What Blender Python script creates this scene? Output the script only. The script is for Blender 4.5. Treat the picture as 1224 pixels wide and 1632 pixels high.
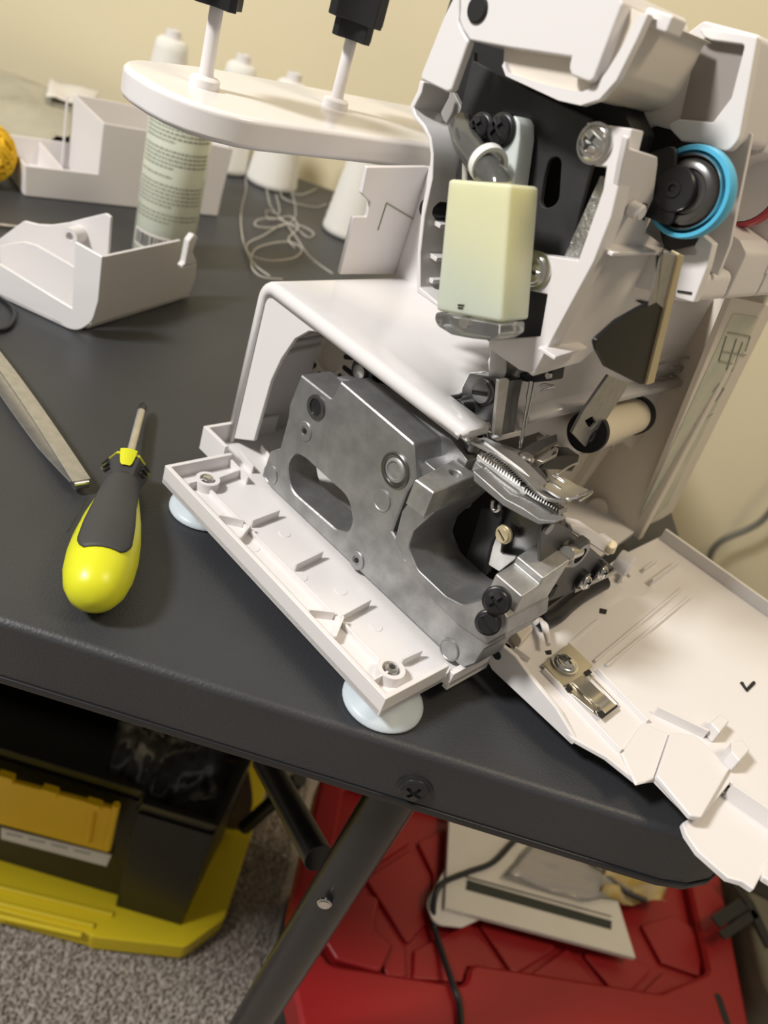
import bpy, bmesh, math, random
from mathutils import Vector, Matrix
from mathutils.geometry import tessellate_polygon
random.seed(7)
SC = bpy.context.scene
COL = SC.collection
for o in list(bpy.data.objects): bpy.data.objects.remove(o)
TZ = 0.74                                   # table top height above the floor

# ------------------------------------------------------------------ camera, light, exposure
FPX = 1300.0                                # focal length in pixels of a 1224 x 1632 frame
RX = Vector((0.9480239, 0.3130444, 0.0570424))
RY = Vector((0.1256568, -0.5330065, 0.8367284))
RZ = Vector((0.2923371, -0.7860709, -0.5446390))     # rows: camera axes (right, down, forward) to room axes
CAM = Vector((0, 0, 0.30 + TZ))
cd = bpy.data.cameras.new('camera'); cam = bpy.data.objects.new('camera', cd); COL.objects.link(cam)
cd.sensor_fit = 'VERTICAL'; cd.sensor_height = 34.6; cd.lens = FPX / 1632 * 34.6
cd.clip_start = 0.01
cd.dof.use_dof = True; cd.dof.focus_distance = 0.43; cd.dof.aperture_fstop = 7.2
cam.matrix_world = Matrix(((RX[0], -RX[1], -RX[2], CAM[0]), (RY[0], -RY[1], -RY[2], CAM[1]), (RZ[0], -RZ[1], -RZ[2], CAM[2]), (0, 0, 0, 1)))
SC.camera = cam

def area(name, loc, target, size, watts, col):
    l = bpy.data.lights.new(name, 'AREA'); l.energy = watts; l.size = size; l.color = col; l.shape = 'DISK'
    o = bpy.data.objects.new(name, l); COL.objects.link(o); o.location = loc
    o.rotation_euler = (Vector(target) - Vector(loc)).to_track_quat('-Z', 'Y').to_euler()
    return o
area('room_lamp', (-1.15, -0.25, TZ + 1.35), (0.05, 0.42, TZ), 0.30, 38, (1.0, 0.975, 0.95))
area('warm_fill', (0.9, 0.2, TZ + 1.7), (0.2, 0.6, TZ), 0.5, 13, (1.0, 0.82, 0.58))  # added warm fill for faces the key lamp misses, not a known fixture
w = bpy.data.worlds.new('room_air'); SC.world = w; w.use_nodes = True
w.node_tree.nodes['Background'].inputs[0].default_value = (1.0, 0.92, 0.79, 1)
w.node_tree.nodes['Background'].inputs[1].default_value = 0.27
SC.view_settings.view_transform = 'Standard'; SC.view_settings.look = 'None'
SC.view_settings.exposure = 0.0; SC.view_settings.gamma = 1.0; SC.view_settings.use_curve_mapping = False

# ------------------------------------------------------------------ geometry of sight lines
def wray(px, py):
    c = Vector(((px - 612) / FPX, (py - 816) / FPX, 1.0))
    return Vector((RX.dot(c), RY.dot(c), RZ.dot(c)))
def wplane(px, py, p0, n):
    v = wray(px, py); t = (Vector(p0) - CAM).dot(Vector(n)) / v.dot(Vector(n)); return CAM + v * t
def wz(px, py, h):                          # point at height h above the table top
    return wplane(px, py, (0, 0, TZ + h), (0, 0, 1))
# the machine stands at an angle on the table: its own axes are x (to its right), y (to its rear), z (height above table)
MO = Vector((0.0498, 0.27081, TZ)); MA = math.radians(50.57366)
MX = Vector((math.cos(MA), math.sin(MA), 0)); MY = Vector((-math.sin(MA), math.cos(MA), 0)); MZ = Vector((0, 0, 1))
def toM(p): d = p - MO; return Vector((d.dot(MX), d.dot(MY), d.z))
def toW(p): return MO + MX * p[0] + MY * p[1] + MZ * p[2]
def on(axis, c, px, py):                    # machine point on the plane axis = c
    n = {'x': MX, 'y': MY, 'z': MZ}[axis]
    return toM(wplane(px, py, MO + n * c, n))
def AX(px, py, c): return on('x', c, px, py)
def AY(px, py, c): return on('y', c, px, py)
def AZ(px, py, c): return on('z', c, px, py)
def crop(x0, y0, s, pts): return [(x0 + p[0] * s, y0 + p[1] * s) + tuple(p[2:]) for p in pts]

# ------------------------------------------------------------------ materials
def mat(name, col, rough=0.4, metal=0.0, noise=0.0, nscale=60, bump=0.0, bscale=200, spec=0.5, trans=0.0, ior=1.45, sss=0.0, ssr=(0.01, 0.01, 0.008), coat=0.0, col2=None, rvar=0.0, alpha=1.0):
    m = bpy.data.materials.new(name); m.use_nodes = True
    nt = m.node_tree; b = nt.nodes['Principled BSDF']
    b.inputs['Base Color'].default_value = (*col, 1); b.inputs['Roughness'].default_value = rough
    b.inputs['Metallic'].default_value = metal; b.inputs['Specular IOR Level'].default_value = spec
    b.inputs['Transmission Weight'].default_value = trans; b.inputs['IOR'].default_value = ior
    b.inputs['Coat Weight'].default_value = coat; b.inputs['Alpha'].default_value = alpha
    if sss:
        b.inputs['Subsurface Weight'].default_value = sss; b.inputs['Subsurface Radius'].default_value = ssr
        b.inputs['Subsurface Scale'].default_value = 1.0
    tc = nt.nodes.new('ShaderNodeTexCoord')
    if noise or col2:
        n = nt.nodes.new('ShaderNodeTexNoise'); n.inputs['Scale'].default_value = nscale; n.inputs['Detail'].default_value = 6
        nt.links.new(tc.outputs['Object'], n.inputs['Vector'])
        r = nt.nodes.new('ShaderNodeMix'); r.data_type = 'RGBA'
        c2 = col2 or tuple(max(0, c * (1 - noise)) for c in col)
        r.inputs[6].default_value = (*col, 1); r.inputs[7].default_value = (*c2, 1)
        ra = nt.nodes.new('ShaderNodeMapRange'); ra.inputs[1].default_value = 0.35; ra.inputs[2].default_value = 0.7
        nt.links.new(n.outputs['Fac'], ra.inputs[0]); nt.links.new(ra.outputs[0], r.inputs[0])
        nt.links.new(r.outputs[2], b.inputs['Base Color'])
        if rvar:
            rr = nt.nodes.new('ShaderNodeMapRange'); rr.inputs[3].default_value = rough - rvar; rr.inputs[4].default_value = rough + rvar
            nt.links.new(n.outputs['Fac'], rr.inputs[0]); nt.links.new(rr.outputs[0], b.inputs['Roughness'])
    if bump:
        n2 = nt.nodes.new('ShaderNodeTexNoise'); n2.inputs['Scale'].default_value = bscale; n2.inputs['Detail'].default_value = 4
        nt.links.new(tc.outputs['Object'], n2.inputs['Vector'])
        bp = nt.nodes.new('ShaderNodeBump'); bp.inputs['Strength'].default_value = bump; bp.inputs['Distance'].default_value = 0.001
        nt.links.new(n2.outputs['Fac'], bp.inputs['Height']); nt.links.new(bp.outputs[0], b.inputs['Normal'])
    return m
WHITE = mat('white_abs', (0.75, 0.725, 0.72), 0.30, spec=0.5, bump=0.02, bscale=900)
WHITE_G = mat('white_gloss', (0.77, 0.75, 0.745), 0.16, spec=0.5)
CREAM = mat('inner_abs', (0.72, 0.66, 0.57), 0.42)
CAST = mat('die_cast_zinc', (0.40, 0.40, 0.40), 0.44, 0.75, noise=0.32, nscale=70, bump=0.16, bscale=420, rvar=0.12)
CASTL = mat('machined_zinc', (0.50, 0.495, 0.48), 0.5, 0.75, noise=0.3, nscale=120, bump=0.1, bscale=700)
STEEL = mat('bright_steel', (0.72, 0.71, 0.69), 0.18, 1.0, noise=0.2, nscale=90)
BRUSH = mat('brushed_steel', (0.50, 0.49, 0.47), 0.36, 0.85, noise=0.15, nscale=200)
SHAFT = mat('turned_shaft', (0.36, 0.36, 0.35), 0.5, 0.6, noise=0.2, nscale=200)
GUN = mat('dark_steel', (0.20, 0.20, 0.20), 0.30, 0.9, noise=0.3, nscale=80)
PLATE = mat('black_oxide_plate', (0.055, 0.055, 0.058), 0.42, 0.3, noise=0.3, nscale=60, bump=0.05, bscale=400)
BLACK = mat('black_plastic', (0.016, 0.016, 0.018), 0.34)
BLACKM = mat('black_matt', (0.012, 0.012, 0.012), 0.6)
SMOKE = mat('smoked_shield', (0.012, 0.012, 0.012), 0.3, spec=0.25)
OIL = mat('translucent_lamp_housing', (0.70, 0.74, 0.50), 0.32, sss=0.5, ssr=(0.02, 0.02, 0.01), noise=0.12, nscale=14)
def grade(m, lo, hi, c_lo, c_hi):            # base colour graded by height, yellower towards the top
    nt = m.node_tree; b = nt.nodes['Principled BSDF']; tc = nt.nodes.new('ShaderNodeTexCoord'); sp = nt.nodes.new('ShaderNodeSeparateXYZ')
    mr = nt.nodes.new('ShaderNodeMapRange'); mr.inputs[1].default_value = lo; mr.inputs[2].default_value = hi; mr.interpolation_type = 'SMOOTHSTEP'
    mx = nt.nodes.new('ShaderNodeMix'); mx.data_type = 'RGBA'; mx.inputs[6].default_value = (*c_lo, 1); mx.inputs[7].default_value = (*c_hi, 1)
    nt.links.new(tc.outputs['Object'], sp.inputs[0]); nt.links.new(sp.outputs[2], mr.inputs[0]); nt.links.new(mr.outputs[0], mx.inputs[0]); nt.links.new(mx.outputs[2], b.inputs['Base Color'])
grade(OIL, 0.185, 0.225, (0.56, 0.61, 0.50), (0.70, 0.70, 0.46))
MILK = mat('milky_nylon', (0.66, 0.71, 0.70), 0.35, sss=0.4, ssr=(0.01, 0.01, 0.01))
FOOT = mat('milky_rubber', (0.56, 0.63, 0.68), 0.38, sss=0.3, ssr=(0.008, 0.008, 0.008))
CLEAR = mat('clear_plastic', (0.93, 0.93, 0.90), 0.05, trans=0.92, ior=1.46)
BLUE = mat('blue_ring', (0.09, 0.47, 0.72), 0.35)
RED = mat('red_dial', (0.50, 0.06, 0.08), 0.4)
GREEN = mat('green_dial', (0.28, 0.52, 0.05), 0.4)
YEL = mat('yellow_handle', (0.64, 0.65, 0.02), 0.33)
GRIP = mat('grey_rubber', (0.045, 0.045, 0.046), 0.6, bump=0.1, bscale=900)
INK = mat('black_ink', (0.03, 0.035, 0.03), 0.6)
INKG = mat('grey_ink', (0.30, 0.31, 0.25), 0.6)
PAPER = mat('white_paper', (0.74, 0.71, 0.66), 0.7, noise=0.06, nscale=20)
THREAD = mat('white_thread', (0.84, 0.83, 0.78), 0.8, bump=0.5, bscale=1500)
TAN = mat('brass_tan', (0.62, 0.52, 0.32), 0.35, 0.4)

# ------------------------------------------------------------------ builders
def link(name, me, m, parent=None, smooth=40, bevel=0.0, seg=2):
    o = bpy.data.objects.new(name, me); COL.objects.link(o)
    if m: me.materials.append(m)
    if smooth:
        for p in me.polygons: p.use_smooth = True
        me.set_sharp_from_angle(angle=math.radians(smooth))
    if bevel:
        b = o.modifiers.new('bevel', 'BEVEL'); b.width = bevel; b.segments = seg; b.limit_method = 'ANGLE'; b.angle_limit = math.radians(42)
        b.harden_normals = True; b.use_clamp_overlap = True
    if parent: o.parent = parent
    return o
def from_bm(name, bm, m, parent=None, smooth=40, bevel=0.0, seg=2):
    bmesh.ops.recalc_face_normals(bm, faces=bm.faces)
    me = bpy.data.meshes.new(name); bm.to_mesh(me); bm.free()
    return link(name, me, m, parent, smooth, bevel, seg)
def fillet(pts, r0=0.0, n=5):
    out = []; N = len(pts)
    for i, p in enumerate(pts):
        r = p[2] if len(p) > 2 else r0
        P = Vector(p[:2]); A = Vector(pts[i - 1][:2]) - P; B = Vector(pts[(i + 1) % N][:2]) - P
        if r <= 0 or A.length < 1e-7 or B.length < 1e-7: out.append((P.x, P.y)); continue
        a, b = A.normalized(), B.normalized(); ang = a.angle(b)
        if ang > 3.05 or ang < 0.05: out.append((P.x, P.y)); continue
        d = min(r / math.tan(ang / 2), A.length * 0.48, B.length * 0.48); rr = d * math.tan(ang / 2)
        c = P + (a + b).normalized() * (rr / math.sin(ang / 2))
        s, e = P + a * d - c, P + b * d - c
        a0 = math.atan2(s.y, s.x); da = math.atan2(e.y, e.x) - a0
        while da > math.pi: da -= 2 * math.pi
        while da < -math.pi: da += 2 * math.pi
        for k in range(n + 1):
            t = a0 + da * k / n; out.append((c.x + rr * math.cos(t), c.y + rr * math.sin(t)))
    return out
def inset(l, d):
    """outline moved by d towards its inside (negative d: outwards)"""
    ar = sum(l[i - 1][0] * l[i][1] - l[i][0] * l[i - 1][1] for i in range(len(l))); sg = 1 if ar > 0 else -1
    out = []; n = len(l)
    for i in range(n):
        p = Vector(l[i]); u = (p - Vector(l[i - 1])); v = (Vector(l[(i + 1) % n]) - p)
        if u.length < 1e-9: u = v
        if v.length < 1e-9: v = u
        a, b = Vector((-u.y, u.x)).normalized(), Vector((-v.y, v.x)).normalized(); m_ = a + b
        m_ = a if m_.length < 0.2 else m_.normalized()
        out.append(tuple(p + m_ * (sg * d / max(m_.dot(a), 0.5))))
    return out
def prism(name, m, loops, f, parent=None, bevel=0.0005, r=0.0, smooth=40):
    """loops: 2D outlines (outer first, then holes); f(a, b, k) places a point, k = 0 on one face and 1 on the other"""
    loops = [fillet(l, r) for l in loops]; many = len(loops) > 1
    th = max((f(0, 0, 1) - f(0, 0, 0)).length, 1e-6); ins = loops; kb = 0.0
    if many and bevel:
        kb = min(bevel / th, 0.4); ins = [inset(l, bevel if i == 0 else -bevel) for i, l in enumerate(loops)]
    bm = bmesh.new()
    V = [[bm.verts.new(f(a, b, k)) for l in ins for (a, b) in l] for k in (0, 1)]
    if not many:
        for k in (0, 1): bm.faces.new(V[k])
    else:
        for t in tessellate_polygon([[Vector((a, b, 0)) for a, b in l] for l in ins]):
            for k in (0, 1):
                try: bm.faces.new([V[k][i] for i in t])
                except ValueError: pass
    ncap = len(bm.faces)
    rows = [V[0], V[1]]
    if kb: rows = [V[0]] + [[bm.verts.new(f(a, b, k)) for l in loops for (a, b) in l] for k in (kb, 1 - kb)] + [V[1]]
    for A, B in zip(rows, rows[1:]):
        s = 0
        for l in loops:
            n = len(l)
            for i in range(n):
                j = (i + 1) % n
                try: bm.faces.new((A[s + i], A[s + j], B[s + j], B[s + i]))
                except ValueError: pass
            s += n
    o = from_bm(name, bm, m, parent, smooth, 0.0 if many else bevel)
    if many:
        for i in range(ncap): o.data.polygons[i].use_smooth = False
    return o
def put(axis, c, th):
    if axis == 'x': return lambda a, b, k: Vector((c + th * k, a, b))
    if axis == 'y': return lambda a, b, k: Vector((a, c + th * k, b))
    return lambda a, b, k: Vector((a, b, c + th * k))
def to2(axis, c, pts):
    out = []
    for p in pts:
        q = on(axis, c, p[0], p[1])
        if axis != 'z': q.z = max(q.z, 0.0125)
        out.append(((q.y, q.z) if axis == 'x' else (q.x, q.z) if axis == 'y' else (q.x, q.y)) + tuple(p[2:]))
    return out
def slab(name, m, axis, c, th, pts, parent, holes=(), bevel=0.0005, r=0.0):      # seen outline on the machine plane axis = c, given depth th
    return prism(name, m, [to2(axis, c, l) for l in [pts] + list(holes)], put(axis, c, th), parent, bevel, r)
def flat(name, m, axis, c, th, pts, parent, holes=(), bevel=0.0005, r=0.0):      # the same from measured coordinates
    return prism(name, m, [pts] + list(holes), put(axis, c, th), parent, bevel, r)
def rect(a0, b0, a1, b1): return [(a0, b0), (a1, b0), (a1, b1), (a0, b1)]
def circ(a, b, r, n=20): return [(a + r * math.cos(2 * math.pi * i / n), b + r * math.sin(2 * math.pi * i / n)) for i in range(n)]
def box(name, m, lo, hi, parent=None, bevel=0.0005):
    return flat(name, m, 'z', lo[2], hi[2] - lo[2], rect(lo[0], lo[1], hi[0], hi[1]), parent, (), bevel)
def basis(n):
    n = Vector(n).normalized(); u = n.orthogonal().normalized(); return u, n.cross(u), n
def lathe(name, m, prof, org, axis, parent=None, seg=28, smooth=40, bevel=0.0):
    u, v, n = basis(axis); org = Vector(org); bm = bmesh.new(); rows = []
    for (r, h) in prof:
        if r < 1e-6: rows.append([bm.verts.new(org + n * h)])
        else: rows.append([bm.verts.new(org + n * h + (u * math.cos(2 * math.pi * i / seg) + v * math.sin(2 * math.pi * i / seg)) * r) for i in range(seg)])
    for a, b in zip(rows, rows[1:]):
        for i in range(seg):
            j = (i + 1) % seg
            q = [a[i % len(a)], a[j % len(a)], b[j % len(b)], b[i % len(b)]]
            q = [x for k, x in enumerate(q) if x not in q[:k]]
            if len(q) > 2:
                try: bm.faces.new(q)
                except ValueError: pass
    for rw in (rows[0], rows[-1]):
        if len(rw) > 1:
            try: bm.faces.new(rw)
            except ValueError: pass
    return from_bm(name, bm, m, parent, smooth, bevel)
def cyl(name, m, p, q, r, parent=None, seg=24, ch=0.0004):
    p, q = Vector(p), Vector(q); L = (q - p).length; c = min(ch, r * 0.3, L * 0.3)
    return lathe(name, m, [(0, 0), (r - c, 0), (r, c), (r, L - c), (r - c, L), (0, L)], p, q - p, parent, seg)
def spline(P, n=6):
    P = [Vector(p) for p in P]; out = []
    for i in range(len(P) - 1):
        a, b, c, d = P[max(i - 1, 0)], P[i], P[i + 1], P[min(i + 2, len(P) - 1)]
        for k in range(n):
            t = k / n
            out.append(0.5 * ((2 * b) + (c - a) * t + (2 * a - 5 * b + 4 * c - d) * t * t + (3 * b - a - 3 * c + d) * t ** 3))
    return out + [P[-1]]
def tube_bm(bm, path, r, seg=8):
    rows = []; up = None
    for i, p in enumerate(path):
        d = (path[min(i + 1, len(path) - 1)] - path[max(i - 1, 0)]).normalized()
        if up is None: up = d.orthogonal().normalized()
        up = (up - d * up.dot(d)).normalized(); v = d.cross(up)
        rr = r(i / (len(path) - 1)) if callable(r) else r
        rows.append([bm.verts.new(p + (up * math.cos(2 * math.pi * k / seg) + v * math.sin(2 * math.pi * k / seg)) * rr) for k in range(seg)])
    for a, b in zip(rows, rows[1:]):
        for k in range(seg): bm.faces.new((a[k], a[(k + 1) % seg], b[(k + 1) % seg], b[k]))
    bm.faces.new(rows[0]); bm.faces.new(rows[-1])
def tube(name, m, pts, r, parent=None, seg=10, n=6):
    bm = bmesh.new(); tube_bm(bm, spline(pts, n), r, seg); return from_bm(name, bm, m, parent, 60)
def ribbon(name, m, pts, side, wdt, th, parent=None, bevel=0.0002):              # bent strip of sheet metal along pts
    side = Vector(side).normalized(); bm = bmesh.new(); rows = []
    for i, p in enumerate(pts):
        d = (pts[min(i + 1, len(pts) - 1)] - pts[max(i - 1, 0)]).normalized(); nn = d.cross(side).normalized()
        ww = wdt(i / (len(pts) - 1)) if callable(wdt) else wdt
        rows.append([bm.verts.new(p + side * (s * ww / 2) + nn * (k * th / 2)) for s, k in ((-1, -1), (1, -1), (1, 1), (-1, 1))])
    for a, b in zip(rows, rows[1:]):
        for k in range(4): bm.faces.new((a[k], a[(k + 1) % 4], b[(k + 1) % 4], b[k]))
    bm.faces.new(rows[0]); bm.faces.new(rows[-1])
    return from_bm(name, bm, m, parent, 40, bevel)
def screw(name, m, p, n, r, h, parent, slot='cross', rot=0.3, rm=None):
    """screw head standing on p: flange, body and a crown with the driver recess cut through it"""
    u, v, n = basis(n); p = Vector(p)
    o = lathe(name, m, [(r * 1.04, -h * 0.2), (r * 1.04, h * 0.22), (r * 0.97, h * 0.34), (r * 0.88, h * 0.38), (r * 0.86, h * 0.60), (0.0, h * 0.60)], p, n, parent, 28, 35)
    if slot == 'none': return o
    a, b = r * 0.56, r * 0.13
    c, s = math.cos(rot), math.sin(rot); U, Vv = u * c + v * s, v * c - u * s
    if slot == 'cross': lp = [(a, b), (b, b), (b, a), (-b, a), (-b, b), (-a, b), (-a, -b), (-b, -b), (-b, -a), (b, -a), (b, -b), (a, -b)]
    else: lp = rect(-r * 0.78, -r * 0.13, r * 0.78, r * 0.13)
    def crown(x, y, k):
        q = math.hypot(x, y) / (r * 0.87)
        return p + U * x * (1 - .10 * k * q) + Vv * y * (1 - .10 * k * q) + n * (h * (0.58 if k == 0 else 1.04 - 0.30 * q * q))
    prism('crown', m, [circ(0, 0, r * 0.87, 24), lp], crown, o, 0.0)
    lathe('recess', rm or BLACKM, [(r * 0.62, 0), (r * 0.62, h * 0.62), (0, h * 0.62)], p, n, o, 16)  # recess floor darker than the head, its shade put into the colour
    return o
def empty(name, loc, label, cat, group=None, rz=0.0):
    o = bpy.data.objects.new(name, None); COL.objects.link(o); o.location = loc; o.rotation_euler = (0, 0, rz); o.empty_display_size = 0.05
    return tag(o, label, cat, group)
def tag(o, label, cat, group=None):
    o['label'] = label; o['category'] = cat
    if group: o['group'] = group
    return o
def adopt(o, parent):                        # parts built in room coordinates under an unrotated Empty
    o.parent = parent; o.location = -Vector(parent.location); return o
def struct(o): o['kind'] = 'structure'; return o

# ------------------------------------------------------------------ the setting
def carpet_mat():
    m = mat('carpet', (0.66, 0.59, 0.52), 0.95, col2=(0.17, 0.14, 0.12), nscale=420, bump=0.8, bscale=500, spec=0.1)
    return m
CARPET = carpet_mat()
WALLM = mat('cream_wall_paint', (0.80, 0.715, 0.49), 0.75, noise=0.05, nscale=3, bump=0.15, bscale=180)
def wbox(name, m, lo, hi, parent=None, bevel=0.0, holes=()):
    return prism(name, m, [rect(lo[0], lo[1], hi[0], hi[1])], lambda a, b, k: Vector((a, b, lo[2] if k == 0 else hi[2])), parent, bevel)
struct(wbox('floor', CARPET, (-3, -1.5, -0.05), (3, 1.30, 0.0)))
struct(wbox('wall_back', WALLM, (-3, 1.30, 0.0), (3, 1.38, 2.4)))
struct(wbox('baseboard_back', mat('white_trim_paint', (0.78, 0.74, 0.66), 0.4), (-3, 1.288, 0.0), (3, 1.30, 0.09), bevel=0.002))
def pile(x0, y0, x1, y1, step):              # carpet tufts where the floor shows near the table
    bm = bmesh.new(); y = y0
    while y < y1:
        x = x0
        while x < x1:
            px, py = x + random.uniform(-.4, .4) * step, y + random.uniform(-.4, .4) * step
            h, r = random.uniform(.005, .010), step * random.uniform(.45, .75); tx, ty = random.uniform(-.003, .003), random.uniform(-.003, .003)
            t = bm.verts.new((px + tx, py + ty, h)); a0 = random.random() * 6
            ring = [bm.verts.new((px + r * math.cos(a0 + k * 1.5708), py + r * math.sin(a0 + k * 1.5708), 0.0005)) for k in range(4)]
            for k in range(4): bm.faces.new((ring[k], ring[(k + 1) % 4], t))
            x += step
        y += step
    return from_bm('carpet_pile', bm, CARPET, None, 0)
cp = pile(-0.30, 0.30, 0.095, 0.92, 0.0052); cp['kind'] = 'stuff'; tag(cp, 'speckled grey brown carpet pile covering the floor under the table', 'carpet')

# ------------------------------------------------------------------ folding table
TAB = mat('textured_black_table', (0.036, 0.038, 0.043), 0.46, bump=0.3, bscale=700, spec=0.65, noise=0.25, nscale=10, rvar=0.06)
table = empty('folding_table', (0, 0.3, 0), 'black folding table with grained plastic top standing on the grey carpet', 'table')
def topline(inset, r): return [(-2.2, 0.269 + inset), (0.268 - inset, 0.269 + inset, r), (0.268 - inset, 1.235 - inset, r), (-2.2, 1.235 - inset)]
def tbl(name, m, lp, z0, z1, bevel, r=0.0, holes=()):
    return adopt(prism(name, m, [lp] + list(holes), lambda a, b, k: Vector((a, b, TZ + (z0 if k == 0 else z1))), None, bevel, r), table)
t = tbl('tabletop', TAB, topline(0, 0.05), -0.040, 0.0, 0.0045); t.modifiers['bevel'].segments = 4
tbl('rim_bead', BLACK, topline(-0.001, 0.051), -0.0415, -0.037, 0.001)
def wcyl(name, m, p, q, r, parent, seg=20): return adopt(cyl(name, m, p, q, r, None, seg), parent)
LEGM = mat('black_powder_coat', (0.012, 0.012, 0.013), 0.28)
lt = wplane(612, 1290, (0, 0.305, 0), (0, 1, 0)); lb = wplane(400, 1632, (0, 0.305, 0), (0, 1, 0))
ld = (lb - lt).normalized(); lfoot = lt + ld * ((lt.z - 0.012) / -ld.z)
lg = wcyl('leg', LEGM, lt - ld * 0.045, lfoot, 0.0150, table)
q = wplane(517, 1440, (0, 0.288, 0), (0, 1, 0)); 
r_ = adopt(screw('rivet', STEEL, Vector((q.x, 0.2885, q.z)), (0, -1, 0), 0.0045, 0.003, None, 'none'), table)
lg2 = wcyl('leg', LEGM, Vector((lt.x, 1.12, TZ - 0.04)), Vector((lt.x - 0.12, 1.12, 0.012)), 0.0165, table)
b1, b2 = wplane(422, 1212, (0, 0.43, 0), (0, 1, 0)), wplane(508, 1368, (0, 0.335, 0), (0, 1, 0))
wcyl('brace', LEGM, b1, b2, 0.0105, table)
b3, b4 = wplane(478, 1240, (0, 0.60, 0), (0, 1, 0)), wplane(390, 1318, (0, 0.62, 0), (0, 1, 0))
wcyl('brace', LEGM, b3, b4, 0.009, table)
wcyl('cross_tube', LEGM, Vector((lt.x + 0.005, 0.30, TZ - 0.062)), Vector((lt.x + 0.005, 1.12, TZ - 0.062)), 0.012, table)
q = wplane(660, 1262, (0, 0.267, 0), (0, 1, 0))
adopt(screw('apron_bolt', BLACK, Vector((q.x, 0.2692, q.z)), (0, -1, 0), 0.009, 0.0035, None, 'cross'), table)

# ------------------------------------------------------------------ sewing machine
mc = empty('sewing_machine', MO, 'large white overlock sewing machine, side covers off and metal frame exposed, on the table', 'sewing machine', None, MA)
C5 = lambda pts: crop(240, 520, .4412, pts)
C4 = lambda pts: crop(660, 540, .3268, pts)
C2 = lambda pts: crop(640, 0, .2451, pts)
C3 = lambda pts: crop(900, 0, .2647, pts)
CB = lambda pts: crop(640, 250, .4771, pts)
CR = lambda pts: crop(880, 560, .2207, pts)
CM = lambda pts: crop(680, 720, .2614, pts)
CC = lambda pts: crop(760, 820, .38, pts)
CW = lambda pts: crop(400, 220, .2941, pts)

# base tray with its rims, ribs and feet
base = flat('base_tray', WHITE, 'z', 0.013, 0.004, [(0, 0), (0.046, 0), (0.046, -0.004), (0.10, -0.004), (0.10, 0.010), (0.298, 0.030), (0.298, 0.222), (0.05, 0.222), (0.046, 0.197), (0, 0.197)], mc, (), 0.0006, 0.001)
t_ = 0.0028
flat('rim', WHITE, 'z', 0.013, 0.0125, [(0.046, 0), (0, 0), (0, 0.197), (0.046, 0.197), (0.046, 0.197 - t_), (t_, 0.197 - t_), (t_, t_), (0.046, t_)], base, (), 0.0004)
flat('rim', WHITE, 'z', 0.013, 0.017, [(0.100, 0.222), (0.0415, 0.222), (0.0415, 0.1975), (0.0443, 0.1975), (0.0443, 0.2192), (0.100, 0.2192)], base, (), 0.0004)
flat('rim', WHITE, 'z', 0.0105, 0.012, [(0.0465, -0.0005), (0.0465, -0.004), (0.080, -0.004), (0.080, -0.001)], base, (), 0.0004)
def rib(p, q, th=0.0013, h=0.006, name='rib'):
    a, b = AZ(*p, 0.0195), AZ(*q, 0.0195); d = (b - a); d.z = 0; s = Vector((-d.y, d.x, 0)).normalized() * th / 2
    bm = bmesh.new(); v = [bm.verts.new(Vector((x.x, x.y, z))) for z in (0.0165, 0.0165 + h) for x in (a - s, b - s, b + s, a + s)]
    for f in ((0, 1, 2, 3), (4, 5, 6, 7), (0, 1, 5, 4), (1, 2, 6, 5), (2, 3, 7, 6), (3, 0, 4, 7)): bm.faces.new([v[i] for i in f])
    return from_bm(name, bm, WHITE, base, 40, 0.0002)
for a, b in [((240, 560), (318, 532)), ((365, 714), (462, 677)), ((522, 872), (618, 826)), ((690, 1055), (790, 1000)), ((905, 1215), (975, 1183)), ((135, 580), (190, 565)),
             ((245, 694), (335, 714)), ((322, 775), (357, 730)), ((570, 1036), (660, 1046)), ((662, 1135), (692, 1062)), ((800, 1290), (850, 1262)), ((272, 478), (350, 560)), ((400, 440), (455, 520)), ((320, 465), (370, 520))]:
    pa, pb = C5([a, b]); rib(pa, pb)
pa, pb = C5([(215, 590), (830, 1205)]); rib(pa, pb, 0.0016, 0.0035, 'long_rib')
for (cx, cy) in ((205, 560), (866, 1245)):
    p = AZ(240 + cx * .4412, 520 + cy * .4412, 0.021)
    b = lathe('screw_boss', WHITE, [(0.0075, 0), (0.0072, 0.0065), (0.0048, 0.0065), (0.0045, 0.002), (0, 0.002)], (p.x, p.y, 0.0165), (0, 0, 1), base)
    lathe('foot_bolt', STEEL, [(0.0036, 0), (0.0036, 0.0055), (0.0030, 0.0062), (0.0018, 0.0066), (0, 0.0066)], (p.x, p.y, 0.0175), (0, 0, 1), base, 6, 20)
    lathe('suction_foot', FOOT, [(0.0, 0.0008), (0.0195, 0.0003), (0.0212, 0.0012), (0.0212, 0.0026), (0.019, 0.0042), (0.014, 0.0068), (0.0105, 0.0095), (0.0098, 0.0132), (0, 0.0132)], (p.x + 0.001, p.y - 0.002, 0.0), (0, 0, 1), mc, 40, 60)
for (x, y) in ((0.25, 0.05), (0.25, 0.19)):
    lathe('suction_foot', FOOT, [(0.0, 0.0008), (0.0195, 0.0003), (0.0212, 0.0012), (0.0212, 0.0026), (0.019, 0.0042), (0.014, 0.0068), (0.0105, 0.0095), (0.0098, 0.0132), (0, 0.0132)], (x, y, 0.0), (0, 0, 1), mc, 32, 60)
for (cx, cy) in ((485, 748), (545, 905), (688, 955), (815, 1085), (372, 800), (240, 675)):
    p = AZ(240 + cx * .4412, 520 + cy * .4412, 0.0172)
    lathe('ejector_mark', WHITE, [(0.0036, 0), (0.0034, 0.0003), (0, 0.0003)], (p.x, p.y, 0.0170), (0, 0, 1), base, 20)

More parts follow.
